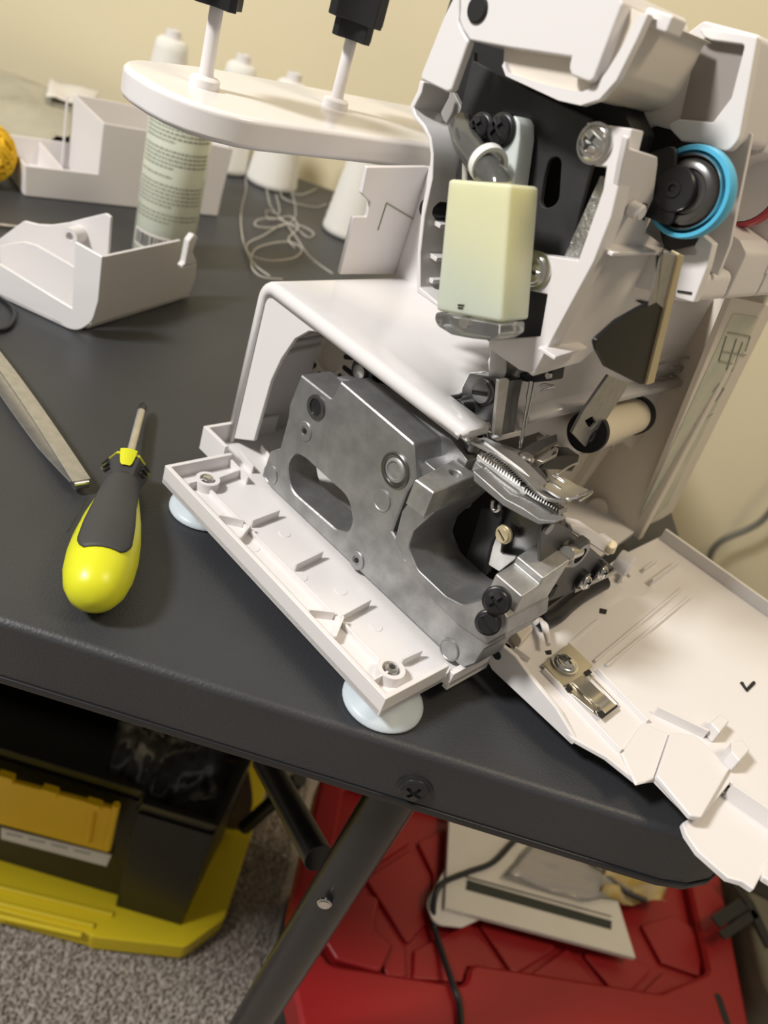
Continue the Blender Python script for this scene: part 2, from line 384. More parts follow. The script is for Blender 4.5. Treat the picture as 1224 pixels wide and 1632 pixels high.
# die cast frame
cast_out = C5([(543, 176), (655, 264, .002), (686, 200), (950, 424, .003), (958, 550), (925, 600), (872, 742), (905, 800), (918, 840, .004), (962, 895, .006), (1062, 988, .008), (1130, 1024, .010), (1200, 1000)]) + [(783, 962), (806, 985), (804, 1018), (772, 1036, .003), (757, 1059), (737, 1066), (425, 771), (428, 742), (446, 713), (459, 664), (461, 645)]
slot = C5([(492, 500, .010), (520, 455, .010), (560, 478, .010), (715, 620, .012), (728, 700, .010), (716, 745, .010), (670, 735, .010), (505, 592, .012)])
cast = slab('cast_frame', CAST, 'x', 0.055, 0.023, cast_out, mc, [slot], 0.0008)
flat('frame_back_web', CAST, 'x', 0.076, 0.010, [(0.055, 0.080), (0.158, 0.080), (0.158, 0.098), (0.130, 0.108), (0.070, 0.112), (0.055, 0.108)], cast, (), 0.0008)
# tab at the frame's lower left
slab('frame_tab', CAST, 'x', 0.0555, 0.014, C5([(432, 452), (466, 440), (452, 545), (432, 575), (402, 540)]), cast, (), 0.0008, 0.001)
# top shelf of the frame to the feed bar, with a rounded end
flat('frame_shelf', CAST, 'z', 0.090, 0.012, [(0.060, 0.050), (0.100, 0.046), (0.100, 0.070), (0.060, 0.070)], cast, (), 0.001, 0.003)
# yoke: upper arm block, hollow, lower arm block
yk = slab('yoke', CAST, 'x', 0.0525, 0.036, C5([(1000, 560), (1062, 600), (1050, 650, .003), (950, 740, .004), (930, 800, .006), (965, 880, .008), (1065, 975, .010), (1128, 1008, .008), (1190, 990)]) + [(786, 952), (808, 985), (806, 1010), (776, 1028), (735, 1000), (690, 958), (650, 905), (628, 862, .004), (640, 815), (668, 775)], cast, (), 0.001)
flat('yoke_block', CASTL, 'z', 0.090, 0.015, to2('z', .105, [(662, 764), (724, 731), (760, 757), (691, 785)]), cast, [circ(*to2('z', .105, [(726, 754)])[0], 0.0032, 18)], 0.0006)
slab('yoke_arm', CASTL, 'y', -0.012, 0.0175, [(832, 951), (861, 932), (866, 922), (910, 892), (868, 960), (815, 1014), (806, 1006)], cast, (), 0.0009)
yt = AY(888, 907, -0.012).z
p = AZ(726, 754, .105); lathe('threaded_hole', BLACK, [(0, 0), (0.0034, 0), (0.0034, 0.001), (0, 0.001)], (p.x, p.y, 0.099), (0, 0, 1), cast, 16)
p = AZ(879, 881, yt); lathe('threaded_hole', GUN, [(0.0033, -0.001), (0.0033, 0.0003), (0.0026, 0.0004), (0.0024, 0.0001), (0, 0.0001)], (p.x, p.y, yt), (0, 0, 1), cast, 20)  # dark disc on the surface, hole shade put into its colour
# bearings, bores and bosses on the frame face
def face_pt(cx, cy, x=0.055): return AX(240 + cx * .4412, 520 + cy * .4412, x)
def ring(name, m, p, R, r, h, parent, n=(-1, 0, 0)):
    return lathe(name, m, [(R, -0.0005), (R, h * .6), (R * .95, h), (r * 1.06, h), (r, h * .7), (r, 0.0002), (0, 0.0002)], p, n, parent, 32, 40)
p = face_pt(885, 520); ring('bearing_bush', GUN, p, 0.0098, 0.0072, 0.0012, cast)
lathe('shaft_end', SHAFT, [(0.0070, -0.004), (0.0070, 0.0004), (0.0062, 0.0012), (0.0050, 0.0014), (0.0046, 0.0006), (0, 0.0006)], p, (-1, 0, 0), cast, 32, 40)
p = face_pt(600, 292); ring('bearing_bush', GUN, p, 0.0072, 0.0048, 0.0014, cast)
lathe('set_screw', BLACK, [(0.0044, 0), (0.0044, 0.0005), (0.0026, 0.0006), (0.0024, 0.0003), (0, 0.0003)], p, (-1, 0, 0), cast, 24, 40)
for c in ((558, 378), (745, 845)):
    p = face_pt(*c); ring('cast_boss', CAST, p, 0.0058, 0.0026, 0.0008, cast); lathe('pilot_hole', BLACKM, [(0.0016, 0.0), (0.0016, 0.0006), (0, 0.0006)], p, (-1, 0, 0), cast, 14)
for c in ((836, 628), (1080, 1168), (435, 535)):
    p = face_pt(*c); lathe('cast_disc', CAST, [(0.0062, 0), (0.0062, 0.0007), (0.0056, 0.0009), (0.0052, 0.0005), (0, 0.0005)], p, (-1, 0, 0), cast, 28, 40)
for (px, py, r) in ((792, 957, 0.0068), (778, 992, 0.0062)):
    p = AX(px, py, 0.0475); screw('frame_screw', BLACK, p, (-0.86, -0.4, 0.3), r, 0.0040, cast, 'cross' if py < 980 else 'line')

# shaft with black washers behind the frame, dark motor shaft cover
slab('shaft_bar', PLATE, 'x', 0.094, 0.012, CW([(560, 1180), (660, 1190), (1130, 1590), (1130, 1632), (860, 1540), (640, 1330)]), mc, (), 0.001)
p = AX(580, 592, 0.088); lathe('shaft_washer', BLACK, [(0.0095, -0.006), (0.0098, 0.0), (0.0085, 0.0018), (0.005, 0.0018), (0.005, -0.002)], p, (-1, 0, 0), mc, 32)
lathe('shaft_stub', BRUSH, [(0.0045, -0.004), (0.0045, 0.0042), (0.0035, 0.005), (0, 0.005)], p, (-1, 0, 0), mc, 24)
p = AX(540, 565, 0.13); g = lathe('motor_grille', CREAM, [(0.031, 0), (0.031, 0.006), (0.029, 0.008), (0.012, 0.009), (0.010, 0.006), (0, 0.006)], p, (-1, 0, 0), mc, 40)
for k in range(14):
    a = k * 2 * math.pi / 14
    c = Vector((p.x - 0.0086, p.y + 0.021 * math.cos(a), p.z + 0.021 * math.sin(a)))
    t_ = Vector((0, math.cos(a), math.sin(a))); s_ = Vector((0, -math.sin(a), math.cos(a)))
    prism('vent_slot', BLACKM, [fillet(rect(-.0065, -.0016, .0065, .0016), .0014)], lambda x, y, kk, c=c, t_=t_, s_=s_: c + t_ * x + s_ * y + Vector((-0.0006 * kk, 0, 0)), g, 0)

# white shell of the free arm: arch face, cloth plate, rear wall
arch = [AX(*q, 0.063) for q in []]
XS = 0.063
outer_ = [(362, 690), (414, 452), (430, 446), (484, 488), (560, 549), (640, 610), (730, 684), (792, 742)]
inner = [(744, 704), (726, 692), (640, 622), (560, 560), (513, 530), (492, 528), (470, 540), (448, 572), (432, 606), (404, 703)]
i2 = to2('x', XS, inner)
zt = 0.129
arm = flat('free_arm_shell', WHITE, 'x', XS, 0.0028, [(0.222, 0.017), (0.2225, 0.11), (0.2225, zt - .001, .013), (0.19, zt - .001), (0.054, zt - .001)] + [(p[0], min(p[1], zt - 0.0055)) for p in i2], mc, (), 0.0007)
def cloth_plate():                           # bent sheet: flat bed, rounded left edge, rolled down at the rear, notch for the presser foot
    prof = [(XS - .0006, -.0062), (XS - .0006, -.0030), (XS - .0002, -.0014), (XS + .0008, -.0004), (XS + .0022, 0), (.079, 0), (.114, 0), (.2, 0), (.298, 0)]
    path = [(.0535, zt - .0035, 1, 0), (.054, zt - .0006, .6, .8), (.056, zt, 0, 1), (.082, zt, 0, 1), (.14, zt, 0, 1), (.2105, zt, 0, 1)]
    path = [(y, z, -a, b) for y, z, a, b in path]
    for k in range(1, 7):
        t = math.pi / 2 * k / 6; path.append((.2105 + .012 * math.sin(t), zt - .012 + .012 * math.cos(t), math.sin(t), math.cos(t)))
    path.append((.2225, .017, 1, 0))
    bm = bmesh.new(); g = [[bm.verts.new((x, y + ny * o, z + nz * o)) for x, o in prof] for y, z, ny, nz in path]
    for i in range(len(path) - 1):
        for j in range(len(prof) - 1):
            if i < 3 and prof[j][0] > .078 and prof[j][0] < .11: continue
            bm.faces.new((g[i][j], g[i][j + 1], g[i + 1][j + 1], g[i + 1][j]))
    o = from_bm('cloth_plate', bm, WHITE_G, mc, 60); md = o.modifiers.new('thick', 'SOLIDIFY'); md.thickness = 0.0024; md.offset = 0
    return o
cloth_plate()
# vents seen through the arch on the rear wall
for (a, b) in (((312, 400), (470, 365)), ((340, 355), (478, 330)), ((398, 316), (470, 303))):
    (x0, y0), (x1, y1) = crop(340, 420, .3595, [a, b]); A, B = AY(x0, y0, 0.2210), AY(x1, y1, 0.2210)
    tube('vent_rib', WHITE, [A, B], 0.0018, mc, 8, 1)
# the inner dark floor seen through the arch
slab('inner_bracket', WHITE, 'x', 0.10, 0.002, C5([(585, 625), (640, 610), (725, 650), (720, 740), (640, 690)]), mc, (), 0.0004)

# rear column and thread stand
colp = CW([(632, 158), (602, 302), (648, 346), (630, 428), (560, 428), (482, 742)]) + [(700, 440), (700, 225)]
flat('rear_column', WHITE, 'y', 0.2215, 0.0035, [q for q in to2('y', 0.2215, colp[:6])] + [(0.298, 0.128), (0.298, 0.200), (0.17, 0.200)], mc, (), 0.0008)
for q_ in ([(735, 352), (688, 500)], [(735, 352), (900, 452)]):
    tube('panel_seam', INKG, [AY(*z_, 0.2214) for z_ in CW(q_)], 0.0005, mc, 6, 1)
st = flat('thread_stand', WHITE_G, 'z', 0.193, 0.0165, [(0.010, 0.237, .050), (0.31, 0.237), (0.31, 0.345), (0.085, 0.345, .02), (0.010, 0.328, .036)], mc, (), 0.0035); st.modifiers['bevel'].segments = 4
box('stand_bracket', WHITE, (0.215, 0.2245, 0.165), (0.297, 0.300, 0.1935), mc, 0.002)
flat('machine_body', WHITE, 'x', 0.172, 0.124, [(0.12, 0.126), (0.222, 0.126), (0.222, 0.296, .012), (0.12, 0.296, .006)], mc, (), 0.002)
def spool_pin(x, y, top):
    pn = lathe('spool_pin', WHITE, [(0.0, 0.0), (0.0082, 0.0), (0.0084, 0.001), (0.0082, 0.0045), (0.0070, 0.0056), (0.0042, 0.0062), (0.0039, 0.010), (0.0035, top - 0.002), (0.0025, top), (0, top)], (x, y, 0.2092), (0, 0, 1), st, 32, 40)
    z0 = 0.2495
    bm = bmesh.new()
    prof = []
    for k in range(8):
        a = k * math.pi / 4
        R = 0.0205 if k % 2 == 0 else 0.0135; hw = 0.16 if k % 2 == 0 else 0.20
        prof += [(R * math.cos(a - hw), R * math.sin(a - hw)), (R * math.cos(a + hw), R * math.sin(a + hw))]
    hd = prism('cone_holder', BLACK, [prof], lambda a, b, k: Vector((x + a, y + b, z0 + 0.010 + 0.05 * k)), st, 0.0008)
    small = [(a * .72, b * .72) for a, b in prof]
    prism('holder_skirt', BLACK, [small], lambda a, b, k: Vector((x + a, y + b, z0 + 0.012 * k)), hd, 0.0006)
spool_pin(0.0495, 0.2905, 0.07); spool_pin(0.151, 0.2945, 0.07); spool_pin(0.252, 0.2945, 0.07)

# ---- head
XH = 0.075
strip = CB([(640, 30), (616, -115), (770, -95), (740, 30), (700, 200), (642, 350), (545, 530), (448, 712), (428, 722), (392, 712), (290, 640), (290, 612), (462, 600), (486, 460), (400, 440), (430, 320), (590, 345), (672, 110), (684, 34)])
hs = slab('head_frame', WHITE, 'x', XH, 0.010, strip, mc, (), 0.0007)
# front wall of the head with its two fins
wall = [(1003, 203), (990, 262), (974, 345), (946, 417), (853, 590), (846, 600), (924, 577), (960, 545), (995, 512), (1031, 490), (1058, 392), (1028, 370), (1040, 316), (1047, 262), (1047, 250), (1002, 236)]
hw = flat('head_front_wall', WHITE, 'y', 0.040, 0.003, to2('y', 0.0405, wall), mc, (), 0.0006, 0.001)
A, B = AY(958, 397, .038), AY(1058, 403, .038)
flat('fin', WHITE, 'z', (A.z + B.z) / 2, 0.0018, [(A.x, 0.032), (B.x, 0.034), (B.x, 0.041), (A.x, 0.041)], hw, (), 0.0005)
A, B = AY(874, 556, .036), AY(930, 560, .036)
flat('fin', WHITE, 'z', (A.z + B.z) / 2 - .001, 0.0018, [(A.x, 0.031), (B.x, 0.035), (B.x, 0.041), (A.x, 0.041)], hw, (), 0.0005)
slab('notch', BLACKM, 'y', 0.0393, 0.0005, CB([(785, 482), (800, 480), (825, 486), (825, 494), (800, 490)]), hw, (), 0)
slab('slot', BLACKM, 'y', 0.0393, 0.0005, CB([(808, 155), (822, 158), (812, 215), (790, 200)]), hw, (), 0)
p = AY(1006, 332, .039); lathe('boss', WHITE, [(0.0034, 0), (0.0034, 0.005), (0.0026, 0.0058), (0, 0.0058)], p, (0, -1, 0), hw, 20)
# left curved edge of the head cover (rear rim)
lp = C2([(115, 520), (100, 590), (50, 690), (70, 760), (130, 830), (168, 900), (185, 1000), (175, 1150), (130, 1340), (100, 1632), (96, 1900), (250, 2010), (262, 1990), (120, 1870), (122, 1640), (150, 1400), (200, 1160), (205, 1000), (190, 890), (150, 810), (96, 745), (80, 700), (130, 600), (145, 530)])
slab('head_rim', WHITE_G, 'x', XH - 0.004, 0.020, lp, mc, (), 0.0008)
# inner rear wall of the head behind the rim
lp = C2([(140, 560), (250, 600), (340, 600), (390, 700), (330, 860), (420, 1060), (400, 1500), (330, 1800), (120, 1880), (122, 1640), (200, 1160), (205, 1000), (190, 890), (96, 740)])
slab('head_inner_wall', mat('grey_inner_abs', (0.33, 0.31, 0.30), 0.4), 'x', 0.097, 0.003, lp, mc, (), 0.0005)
for (a, b) in (((950, 425), (1040, 480)), ((930, 600), (1020, 660)), ((905, 720), (1000, 780))):
    (x0, y0), (x1, y1) = CW([a, b]); A, B = AX(x0, y0, .08), AX(x1, y1, .08)
    A.x = B.x = 0.086; ribbon('head_rib', WHITE, [A + (B - A) * .12, B], (1, 0, 0), 0.016, 0.0022, mc, 0.0004)
slab('head_web', WHITE, 'x', 0.094, 0.002, CW([(950, 440), (1040, 490), (1020, 650), (930, 600)]), mc, (), 0.0004)
# dark inner plate
plate_o = C2([(470, 340), (470, 395), (620, 480), (900, 620), (1224, 770)]) + [(945, 255), (925, 330), (905, 420), (862, 560), (800, 560), (690, 480), (735, 240), (734, 170)]
dark = slab('inner_plate', PLATE, 'x', 0.088, 0.003, plate_o, mc, [C2([(925, 1150, .003), (960, 1020, .005), (1040, 1020, .005), (1020, 1330, .005), (890, 1370, .006)])], 0.0004)
slab('head_dark_backing', BLACKM, 'x', 0.103, 0.02, [(735, 20), (800, 40), (960, 100), (1010, 210), (975, 300), (940, 420), (860, 590), (780, 545), (700, 470), (722, 230), (688, 190), (705, 110)], mc, (), 0.001)  # black slab behind the open head, stands in for its shaded interior
slab('foil_strip', mat('crinkled_foil', (0.66, 0.65, 0.63), 0.3, 0.8, bump=1.0, bscale=350, noise=0.6, nscale=150), 'x', 0.086, 0.002, CB([(664, 62), (684, 80), (606, 350), (540, 338), (590, 225)]), mc, (), 0.0003)
# cover lid over the head
lid = slab('top_lid', WHITE_G, 'x', 0.060, 0.055, C2([(378, -60), (378, 60), (372, 130, .004), (395, 190, .006), (440, 262, .002), (700, 312), (1100, 372), (1085, 440, .003), (1100, 490, .003), (1215, 535, .003), (1246, 520, .003)]) + [(992, 6), (985, -20)], mc, (), 0.0016)
slab('side_lid', WHITE_G, 'x', 0.0605, 0.005, C2([(374, -60), (374, 60), (368, 130), (392, 192), (436, 265), (322, 590, .002), (290, 597, .002), (112, 512, .002), (200, 290), (275, 100), (330, -10), (340, -60)]), mc, (), 0.0012)
p = AX(762, 15, 0.0600); lathe('hinge_pin', BLACKM, [(0.0052, -0.002), (0.0052, 0.0008), (0.0046, 0.0014), (0, 0.0014)], p, (-1, 0, 0), mc, 20)
# hood with rounded bottom under the lid
hood = C2([(668, 306), (660, 440, .003), (690, 492, .004), (900, 560), (1080, 610)]) + [(905, 150), (930, 152, .004), (958, 140, .010), (978, 112, .010), (1003, 62), (1016, 30), (1030, 24)]
hood2 = [(1034, 30), (1012, 66), (986, 118), (962, 150), (932, 162), (905, 160)]
slab('hood', CREAM, 'x', 0.0665, 0.056, hood + [(1000, 10), (960, 60), (900, 80)], mc, (), 0.001)
slab('hood_edge', WHITE_G, 'x', 0.0635, 0.004, C2([(668, 400), (690, 470), (900, 540), (1090, 585)]) + [(905, 142), (928, 146), (950, 136), (968, 112), (1000, 60), (1016, 24), (1033, 22), (1014, 64), (982, 128), (955, 158), (925, 168), (890, 160), (806, 121), (800, 105)], mc, (), 0.001)
# hook on top
p = AX(1044, 36, 0.075); box('lid_catch', WHITE, (p.x, p.y - 0.006, p.z - 0.002), (p.x + 0.012, p.y + 0.006, p.z + 0.004), mc, 0.001)

# screws of the head
p = AX(949, 229, XH); lathe('washer', STEEL, [(0.0080, 0), (0.0080, 0.0012), (0.004, 0.0012)], p, (-1, 0, 0), mc, 32); screw('head_screw', STEEL, p + Vector((-0.001, 0, 0)), (-1, 0, 0), 0.0066, 0.0036, mc, 'cross', .5, GUN)
p = AX(853, 431, XH); lathe('washer', STEEL, [(0.0085, 0), (0.0085, 0.0012), (0.004, 0.0012)], p, (-1, 0, 0), mc, 32); screw('head_screw', STEEL, p + Vector((-0.001, 0, 0)), (-1, 0, 0), 0.0066, 0.0036, mc, 'cross', .8, GUN)
p = AX(692, 333, 0.082); lathe('rubber_stop', BLACK, [(0.0062, -0.01), (0.0062, 0.002), (0.0045, 0.006), (0, 0.007)], p, (-1, 0, 0), mc, 24)

# milky bracket, hose and lamp housing
br = slab('nylon_bracket', MILK, 'x', 0.074, 0.012, C2([(590, 790, .002), (640, 750, .003), (745, 752, .004), (765, 800, .003), (765, 900), (720, 1240), (560, 1240), (560, 960)]), mc, (), 0.0012)
for (cx, cy, r) in ((520, 835, .0062), (652, 848, .0068)):
    p = AX(640 + cx * .2451, cy * .2451, 0.0735); screw('bracket_screw', BLACK, p, (-1, 0, 0), r, 0.0045, br, 'cross', .2)
    lathe('screw_flange', BLACK, [(r * 1.08, -0.006), (r * 1.08, 0.0006), (r * .9, 0.001), (0, 0.001)], p, (-1, 0, 0), br, 24)
hp = [AX(735, 200, .078), AX(745, 228, .070), AX(765, 258, .064), AX(790, 290, .058), AX(806, 330, .058)]
tube('clear_hose', CLEAR, hp, 0.0062, mc, 16, 8); tube('hose_core', BLACK, hp, 0.0038, mc, 10, 8)
d = (hp[3] - hp[2]).normalized(); lathe('hose_clip', mat('white_nylon', (.8, .8, .77), .35), [(0.0066, -0.002), (0.0085, -0.0022), (0.0085, 0.0022), (0.0066, 0.002), (0.0066, -0.002)], AX(778, 262, .0635), d, mc, 24)
tube('cable', mat('grey_cable', (.5, .47, .4), .5), [AX(742, 255, .078), AX(741, 300, .078)], 0.0016, mc, 8, 1)
LX = 0.047
lamp = slab('lamp_housing', OIL, 'x', LX, 0.021, [(714, 285), (813, 293), (798, 514), (694, 495)], mc, (), 0.0016)
A = AX(693, 494, LX); B = AX(822, 522, LX)
lens = slab('lamp_lens', CLEAR, 'x', LX + 0.0005, 0.019, [(694, 497), (797, 516), (796, 534), (780, 543, .004), (750, 540, .006), (718, 534, .008), (696, 520, .006), (691, 508)], mc, (), 0.0012)
for k, (qa, qb) in enumerate((((730, 486), (740, 487)), ((730, 490.5), (738, 491.5)))):
    tube('housing_print', INK, [AX(*qa, LX - .0001), AX(*qb, LX - .0001)], 0.0005, lamp, 4, 1)
p = AX(736, 514, LX); lathe('lens_screw', STEEL, [(0.0028, -0.006), (0.0028, -0.002), (0, -0.002)], p, (-1, 0, 0), lens, 20)

# dark shield and upper knife parts to the right of the head wall
sh = slab('eye_shield', SMOKE, 'y', 0.010, 0.0022, [(1050, 478), (1020, 492), (985, 512), (948, 545), (952, 560), (966, 586), (1020, 613), (1033, 612), (1086, 408), (1052, 404)], mc, (), 0.0004, 0.0015)
slab('shield_top', BRUSH, 'y', 0.0095, 0.0008, [(1054, 404), (1082, 406), (1058, 492), (1046, 482), (1034, 488), (1057, 396)], sh, (), 0.0002)
slab('shield_edge', TAN, 'y', 0.0085, 0.004, [(1083, 405), (1091, 408), (1043, 610), (1031, 614)], sh, (), 0.0004)

# ---- front panel with thread tension dials
rimp = C3([(790, 158), (1160, 215), (1048, 840, .006), (985, 915, .008), (920, 900), (820, 860), (700, 850), (610, 755), (690, 716), (890, 735), (1000, 590), (1082, 270), (880, 242), (840, 225)])
slab('panel_end_rim', WHITE_G, 'x', 0.124, 0.006, rimp, mc, (), 0.0008, 0.0015)
slab('panel_end_web', mat('shaded_inner_abs', (0.30, 0.27, 0.25), 0.5), 'x', 0.1285, 0.002, C3([(840, 225), (1100, 260), (1030, 640), (890, 740), (690, 740), (760, 420)]), mc, (), 0.0004)  # inner plastic with the cavity's shade put into its colour
xs_ = [0.131, 0.170, 0.209, 0.248, 0.298]
for i in range(4):
    a, b = xs_[i], xs_[i + 1] - 0.0022
    pr = [(0.039, 0.3165), (0.030, 0.276), (0.040, 0.270), (0.044, 0.244), (0.020, 0.240), (0.014, 0.236), (0.012, 0.213), (0.05, 0.205), (0.066, 0.205), (0.066, 0.3150)]
    if i == 0: pr = [(0.038, 0.3165), (0.029, 0.277), (0.07, 0.272), (0.075, 0.25), (0.070, 0.232), (0.028, 0.226), (0.014, 0.226), (0.012, 0.213), (0.05, 0.205), (0.085, 0.205), (0.085, 0.29), (0.066, 0.3150)]
    flat('panel_section', WHITE, 'x', a, b - a, [(p_[0], p_[1], .004) for p_ in pr], mc, (), 0.0010)
    flat('panel_divider', WHITE, 'x', b - 0.003 if i else a + 0.014, 0.003, [(0.029, 0.283), (0.014, 0.240), (0.012, 0.226), (0.055, 0.226), (0.055, 0.285)], mc, (), 0.0006)
dials = [(0.1075, BLUE), (0.190, RED), (0.229, GREEN), (0.272, mat('yellow_dial', (.8, .62, .05), .4))]
for i, (x, m) in enumerate(dials):
    c = AX(1094, 306, 0.112) if i == 0 else AX((1186, 1220, 1260)[i - 1], (296, 306, 316)[i - 1], x + .002)
    n = Vector((-1, 0, 0)); org = Vector((c.x if i == 0 else x, c.y, c.z))
    R = 0.0188 if i == 0 else 0.0195
    w_ = lathe('tension_dial', m, [(R * .80, -0.008), (R * .97, -0.008), (R, -0.006), (R, -0.002), (R * .97, 0.0), (R * .88, 0.0), (R * .86, -0.003), (R * .86, -0.007)], org, n, mc, 48, 40)
    w_['label'] = ['pale blue ring dial with chrome discs', 'red ring dial', 'green ring dial', 'yellow ring dial'][i]
    if i == 0:
        lathe('chrome_disc', STEEL, [(0, -0.012), (R * .84, -0.012), (R * .85, -0.001), (R * .80, 0.0015), (R * .76, 0.0005), (R * .72, -0.004), (R * .60, -0.004)], org, n, w_, 48, 40)
        lathe('spring_disc', GUN, [(R * .74, -0.005), (R * .70, 0.0005), (R * .62, 0.0018), (R * .50, 0.0022), (R * .46, 0.001), (R * .30, 0.001)], org, n, w_, 48, 50)
        lathe('hub', BLACK, [(R * .50, -0.002), (R * .50, 0.004), (R * .47, 0.0048), (R * .20, 0.0048), (R * .18, 0.0054), (R * .10, 0.0054), (R * .09, 0.0044), (0, 0.0044)], org + Vector((0, 0.004, -0.0005)), n, w_, 40)
        flat('hub_arm', BLACK, 'x', org.x - 0.0042, 0.003, [(org.y - .004, org.z - .014), (org.y + .022, org.z - .016), (org.y + .03, org.z + .002), (org.y + .012, org.z + .015)], w_, (), 0.0006, 0.003)
    else:
        lathe('dial_hub', WHITE, [(0, -0.017), (R * .8, -0.017), (R * .86, 0.0), (0, 0.001)], org, n, w_, 32)
# cheek below the first dial
slab('panel_cheek', WHITE_G, 'x', 0.124, 0.006, CB([(975, 300), (1000, 255), (1040, 290), (1020, 370), (975, 488), (912, 470), (925, 325), (990, 325)]), mc, (), 0.0008, 0.001)
slab('thread_slot', PLATE, 'x', 0.1235, 0.0006, CB([(922, 445), (970, 452), (968, 460), (920, 452)]), mc, (), 0)
slab('dial_bracket', PLATE, 'x', 0.136, 0.003, [(1003, 205), (1050, 190), (1085, 215), (1120, 235), (1130, 300), (1110, 390), (1060, 402), (1040, 330), (1046, 262), (1000, 240)], mc, (), 0.0004)

# ---- body right of the needle: upper wall, ledge, lower wall, right end
slab('body_wall', WHITE, 'y', 0.062, 0.02, [(820, 600), (1000, 470), (1100, 480), (1170, 470), (1110, 640), (1040, 682), (930, 726), (905, 720), (860, 690), (830, 700)], mc, (), 0.0015, 0.004)
slab('lower_wall', CREAM, 'y', 0.080, 0.003, [(860, 700), (1090, 570), (1050, 700), (985, 880), (975, 900), (860, 860)], mc, (), 0.0006)
slab('right_inner_wall', CREAM, 'x', 0.262, 0.003, [(1160, 470), (1160, 500), (985, 905), (940, 905), (1040, 690), (1110, 470)], mc, (), 0.0006) if False else None
flat('right_end_wall', CREAM, 'x', 0.292, 0.008, [(0.024, 0.012), (0.034, 0.21), (0.226, 0.21), (0.226, 0.012)], mc, (), 0.0015)
for lpts in (CR([(360, 705), (430, 690), (215, 990), (90, 1170), (85, 1150)]), CR([(500, 655), (580, 720), (470, 900), (450, 890), (510, 760)]), CR([(440, 680), (490, 660), (440, 930), (380, 980)])):
    slab('wall_rib', CREAM, 'y', 0.074, 0.007, lpts, mc, (), 0.0006)
slab('wall_ledge', CREAM, 'y', 0.060, 0.014, CR([(215, 752), (700, 530), (745, 590), (720, 640), (585, 720), (520, 655), (390, 700)]), mc, (), 0.0008)
slab('wall_hole', BLACKM, 'y', 0.0735, 0.0006, CR([(388, 1000), (410, 955), (450, 945), (485, 985), (470, 1060), (430, 1130), (430, 1040), (410, 1005)]), mc, (), 0)
A = AY(972, 795, .072); B = AY(930, 850, .060); B.z = max(B.z, 0.018); cyl('looper_post', CREAM, B, A, 0.0078, mc, 24)
# knife drive: white drum with black caps and a flat arm
A, B = AY(938, 688, .045), AY(1012, 662, .058)
cyl('drum', mat('ivory_drum', (0.70, 0.63, 0.48), .4), A, B, 0.0115, mc, 32)
d = (B - A).normalized(); cyl('drum_cap', BLACKM, A - d * 0.003, A + d * 0.0015, 0.0122, mc, 32); cyl('drum_cap', BLACKM, B - d * 0.004, B + d * 0.004, 0.0128, mc, 32)
lathe('drum_screw', BLACK, [(0.0062, 0), (0.0062, 0.003), (0.005, 0.004), (0, 0.004)], A - d * 0.003, -d, mc, 24)
slab('knife_arm', BRUSH, 'y', 0.040, 0.002, CR([(410, 175), (560, 235), (330, 590), (240, 690), (145, 590), (230, 430)]), mc, [CR([(238, 500), (290, 470), (322, 520), (285, 560), (262, 545)])], 0.0003)
# label strip on the front right edge
LAB = mat('clear_diagram_label', (0.60, 0.585, 0.48), 0.18, col2=(0.40, 0.45, 0.38), nscale=26)
slab('front_edge', CREAM, 'y', 0.032, 0.004, [(1167, 473), (1224, 486), (1230, 500), (1072, 816), (1030, 868), (991, 884)], mc, (), 0.0006)
lab = slab('threading_label', LAB, 'y', 0.0316, 0.0004, [(1168, 500), (1210, 506), (1064, 806), (1010, 862), (1012, 840)], mc, (), 0)
for k, q in enumerate(([(1160, 530), (1196, 536)], [(1158, 536), (1146, 575)], [(1196, 536), (1188, 560)], [(1150, 560), (1190, 566)], [(1146, 575), (1168, 580)], [(1174, 540), (1158, 590)], [(1184, 545), (1166, 592)], [(1136, 625), (1146, 612)], [(1146, 612), (1154, 620)], [(1154, 620), (1140, 640)], [(1108, 676), (1136, 660)])):
    A, B = AY(*q[0], .0313), AY(*q[1], .0313); tube('diagram_line', INKG, [A, B], 0.0004, lab, 4, 1)
for q in ([(1042, 582), (1090, 570), (1130, 580)], [(1044, 602), (1075, 606), (1070, 600)], [(1080, 590), (1100, 595), (1098, 588), (1070, 586)]):
    tube('thread_guide', BRUSH, [AY(*z_, .058) for z_ in q], 0.0010, mc, 8)

# ---- presser foot, needles, feed dogs
slab('presser_bar', BRUSH, 'x', 0.092, 0.009, C4([(372, 0), (450, 70), (448, 160), (432, 215), (362, 200)]), mc, (), 0.0006)
pf = slab('foot_ankle', GUN, 'x', 0.088, 0.012, C4([(268, 168, .001), (465, 200), (440, 330), (425, 470), (385, 470), (365, 405), (290, 402, .002), (245, 385, .002), (270, 345), (225, 310), (232, 240)]), mc, (), 0.0008)
slab('ankle_side', BRUSH, 'y', 0.046, 0.002, C4([(415, 205), (465, 200), (425, 480), (390, 465)]), pf, (), 0.0003)
p = AX(660 + 340 * .3268, 540 + 260 * .3268, 0.0875); screw('foot_screw', GUN, p, (-1, 0, 0), 0.0068, 0.004, pf, 'line', 1.2)
A = AX(660 + 210 * .3268, 540 + 345 * .3268, 0.080); cyl('foot_pin', BLACK, A, A + Vector((0.014, 0.0, 0)), 0.0052, pf); cyl('foot_pin_end', BRUSH, A - Vector((0.002, 0, 0)), A + Vector((0.001, 0, 0)), 0.0034, pf)
slab('rear_tab', MILK, 'x', 0.094, 0.004, C4([(228, 240), (270, 165), (330, 160), (300, 290)]), pf, (), 0.0005)
tube('foot_spring', GUN, [AX(*q_, .087) for q_ in C4([(340, 405), (350, 450), (365, 490), (420, 520), (470, 560)])], 0.0013, pf, 8)
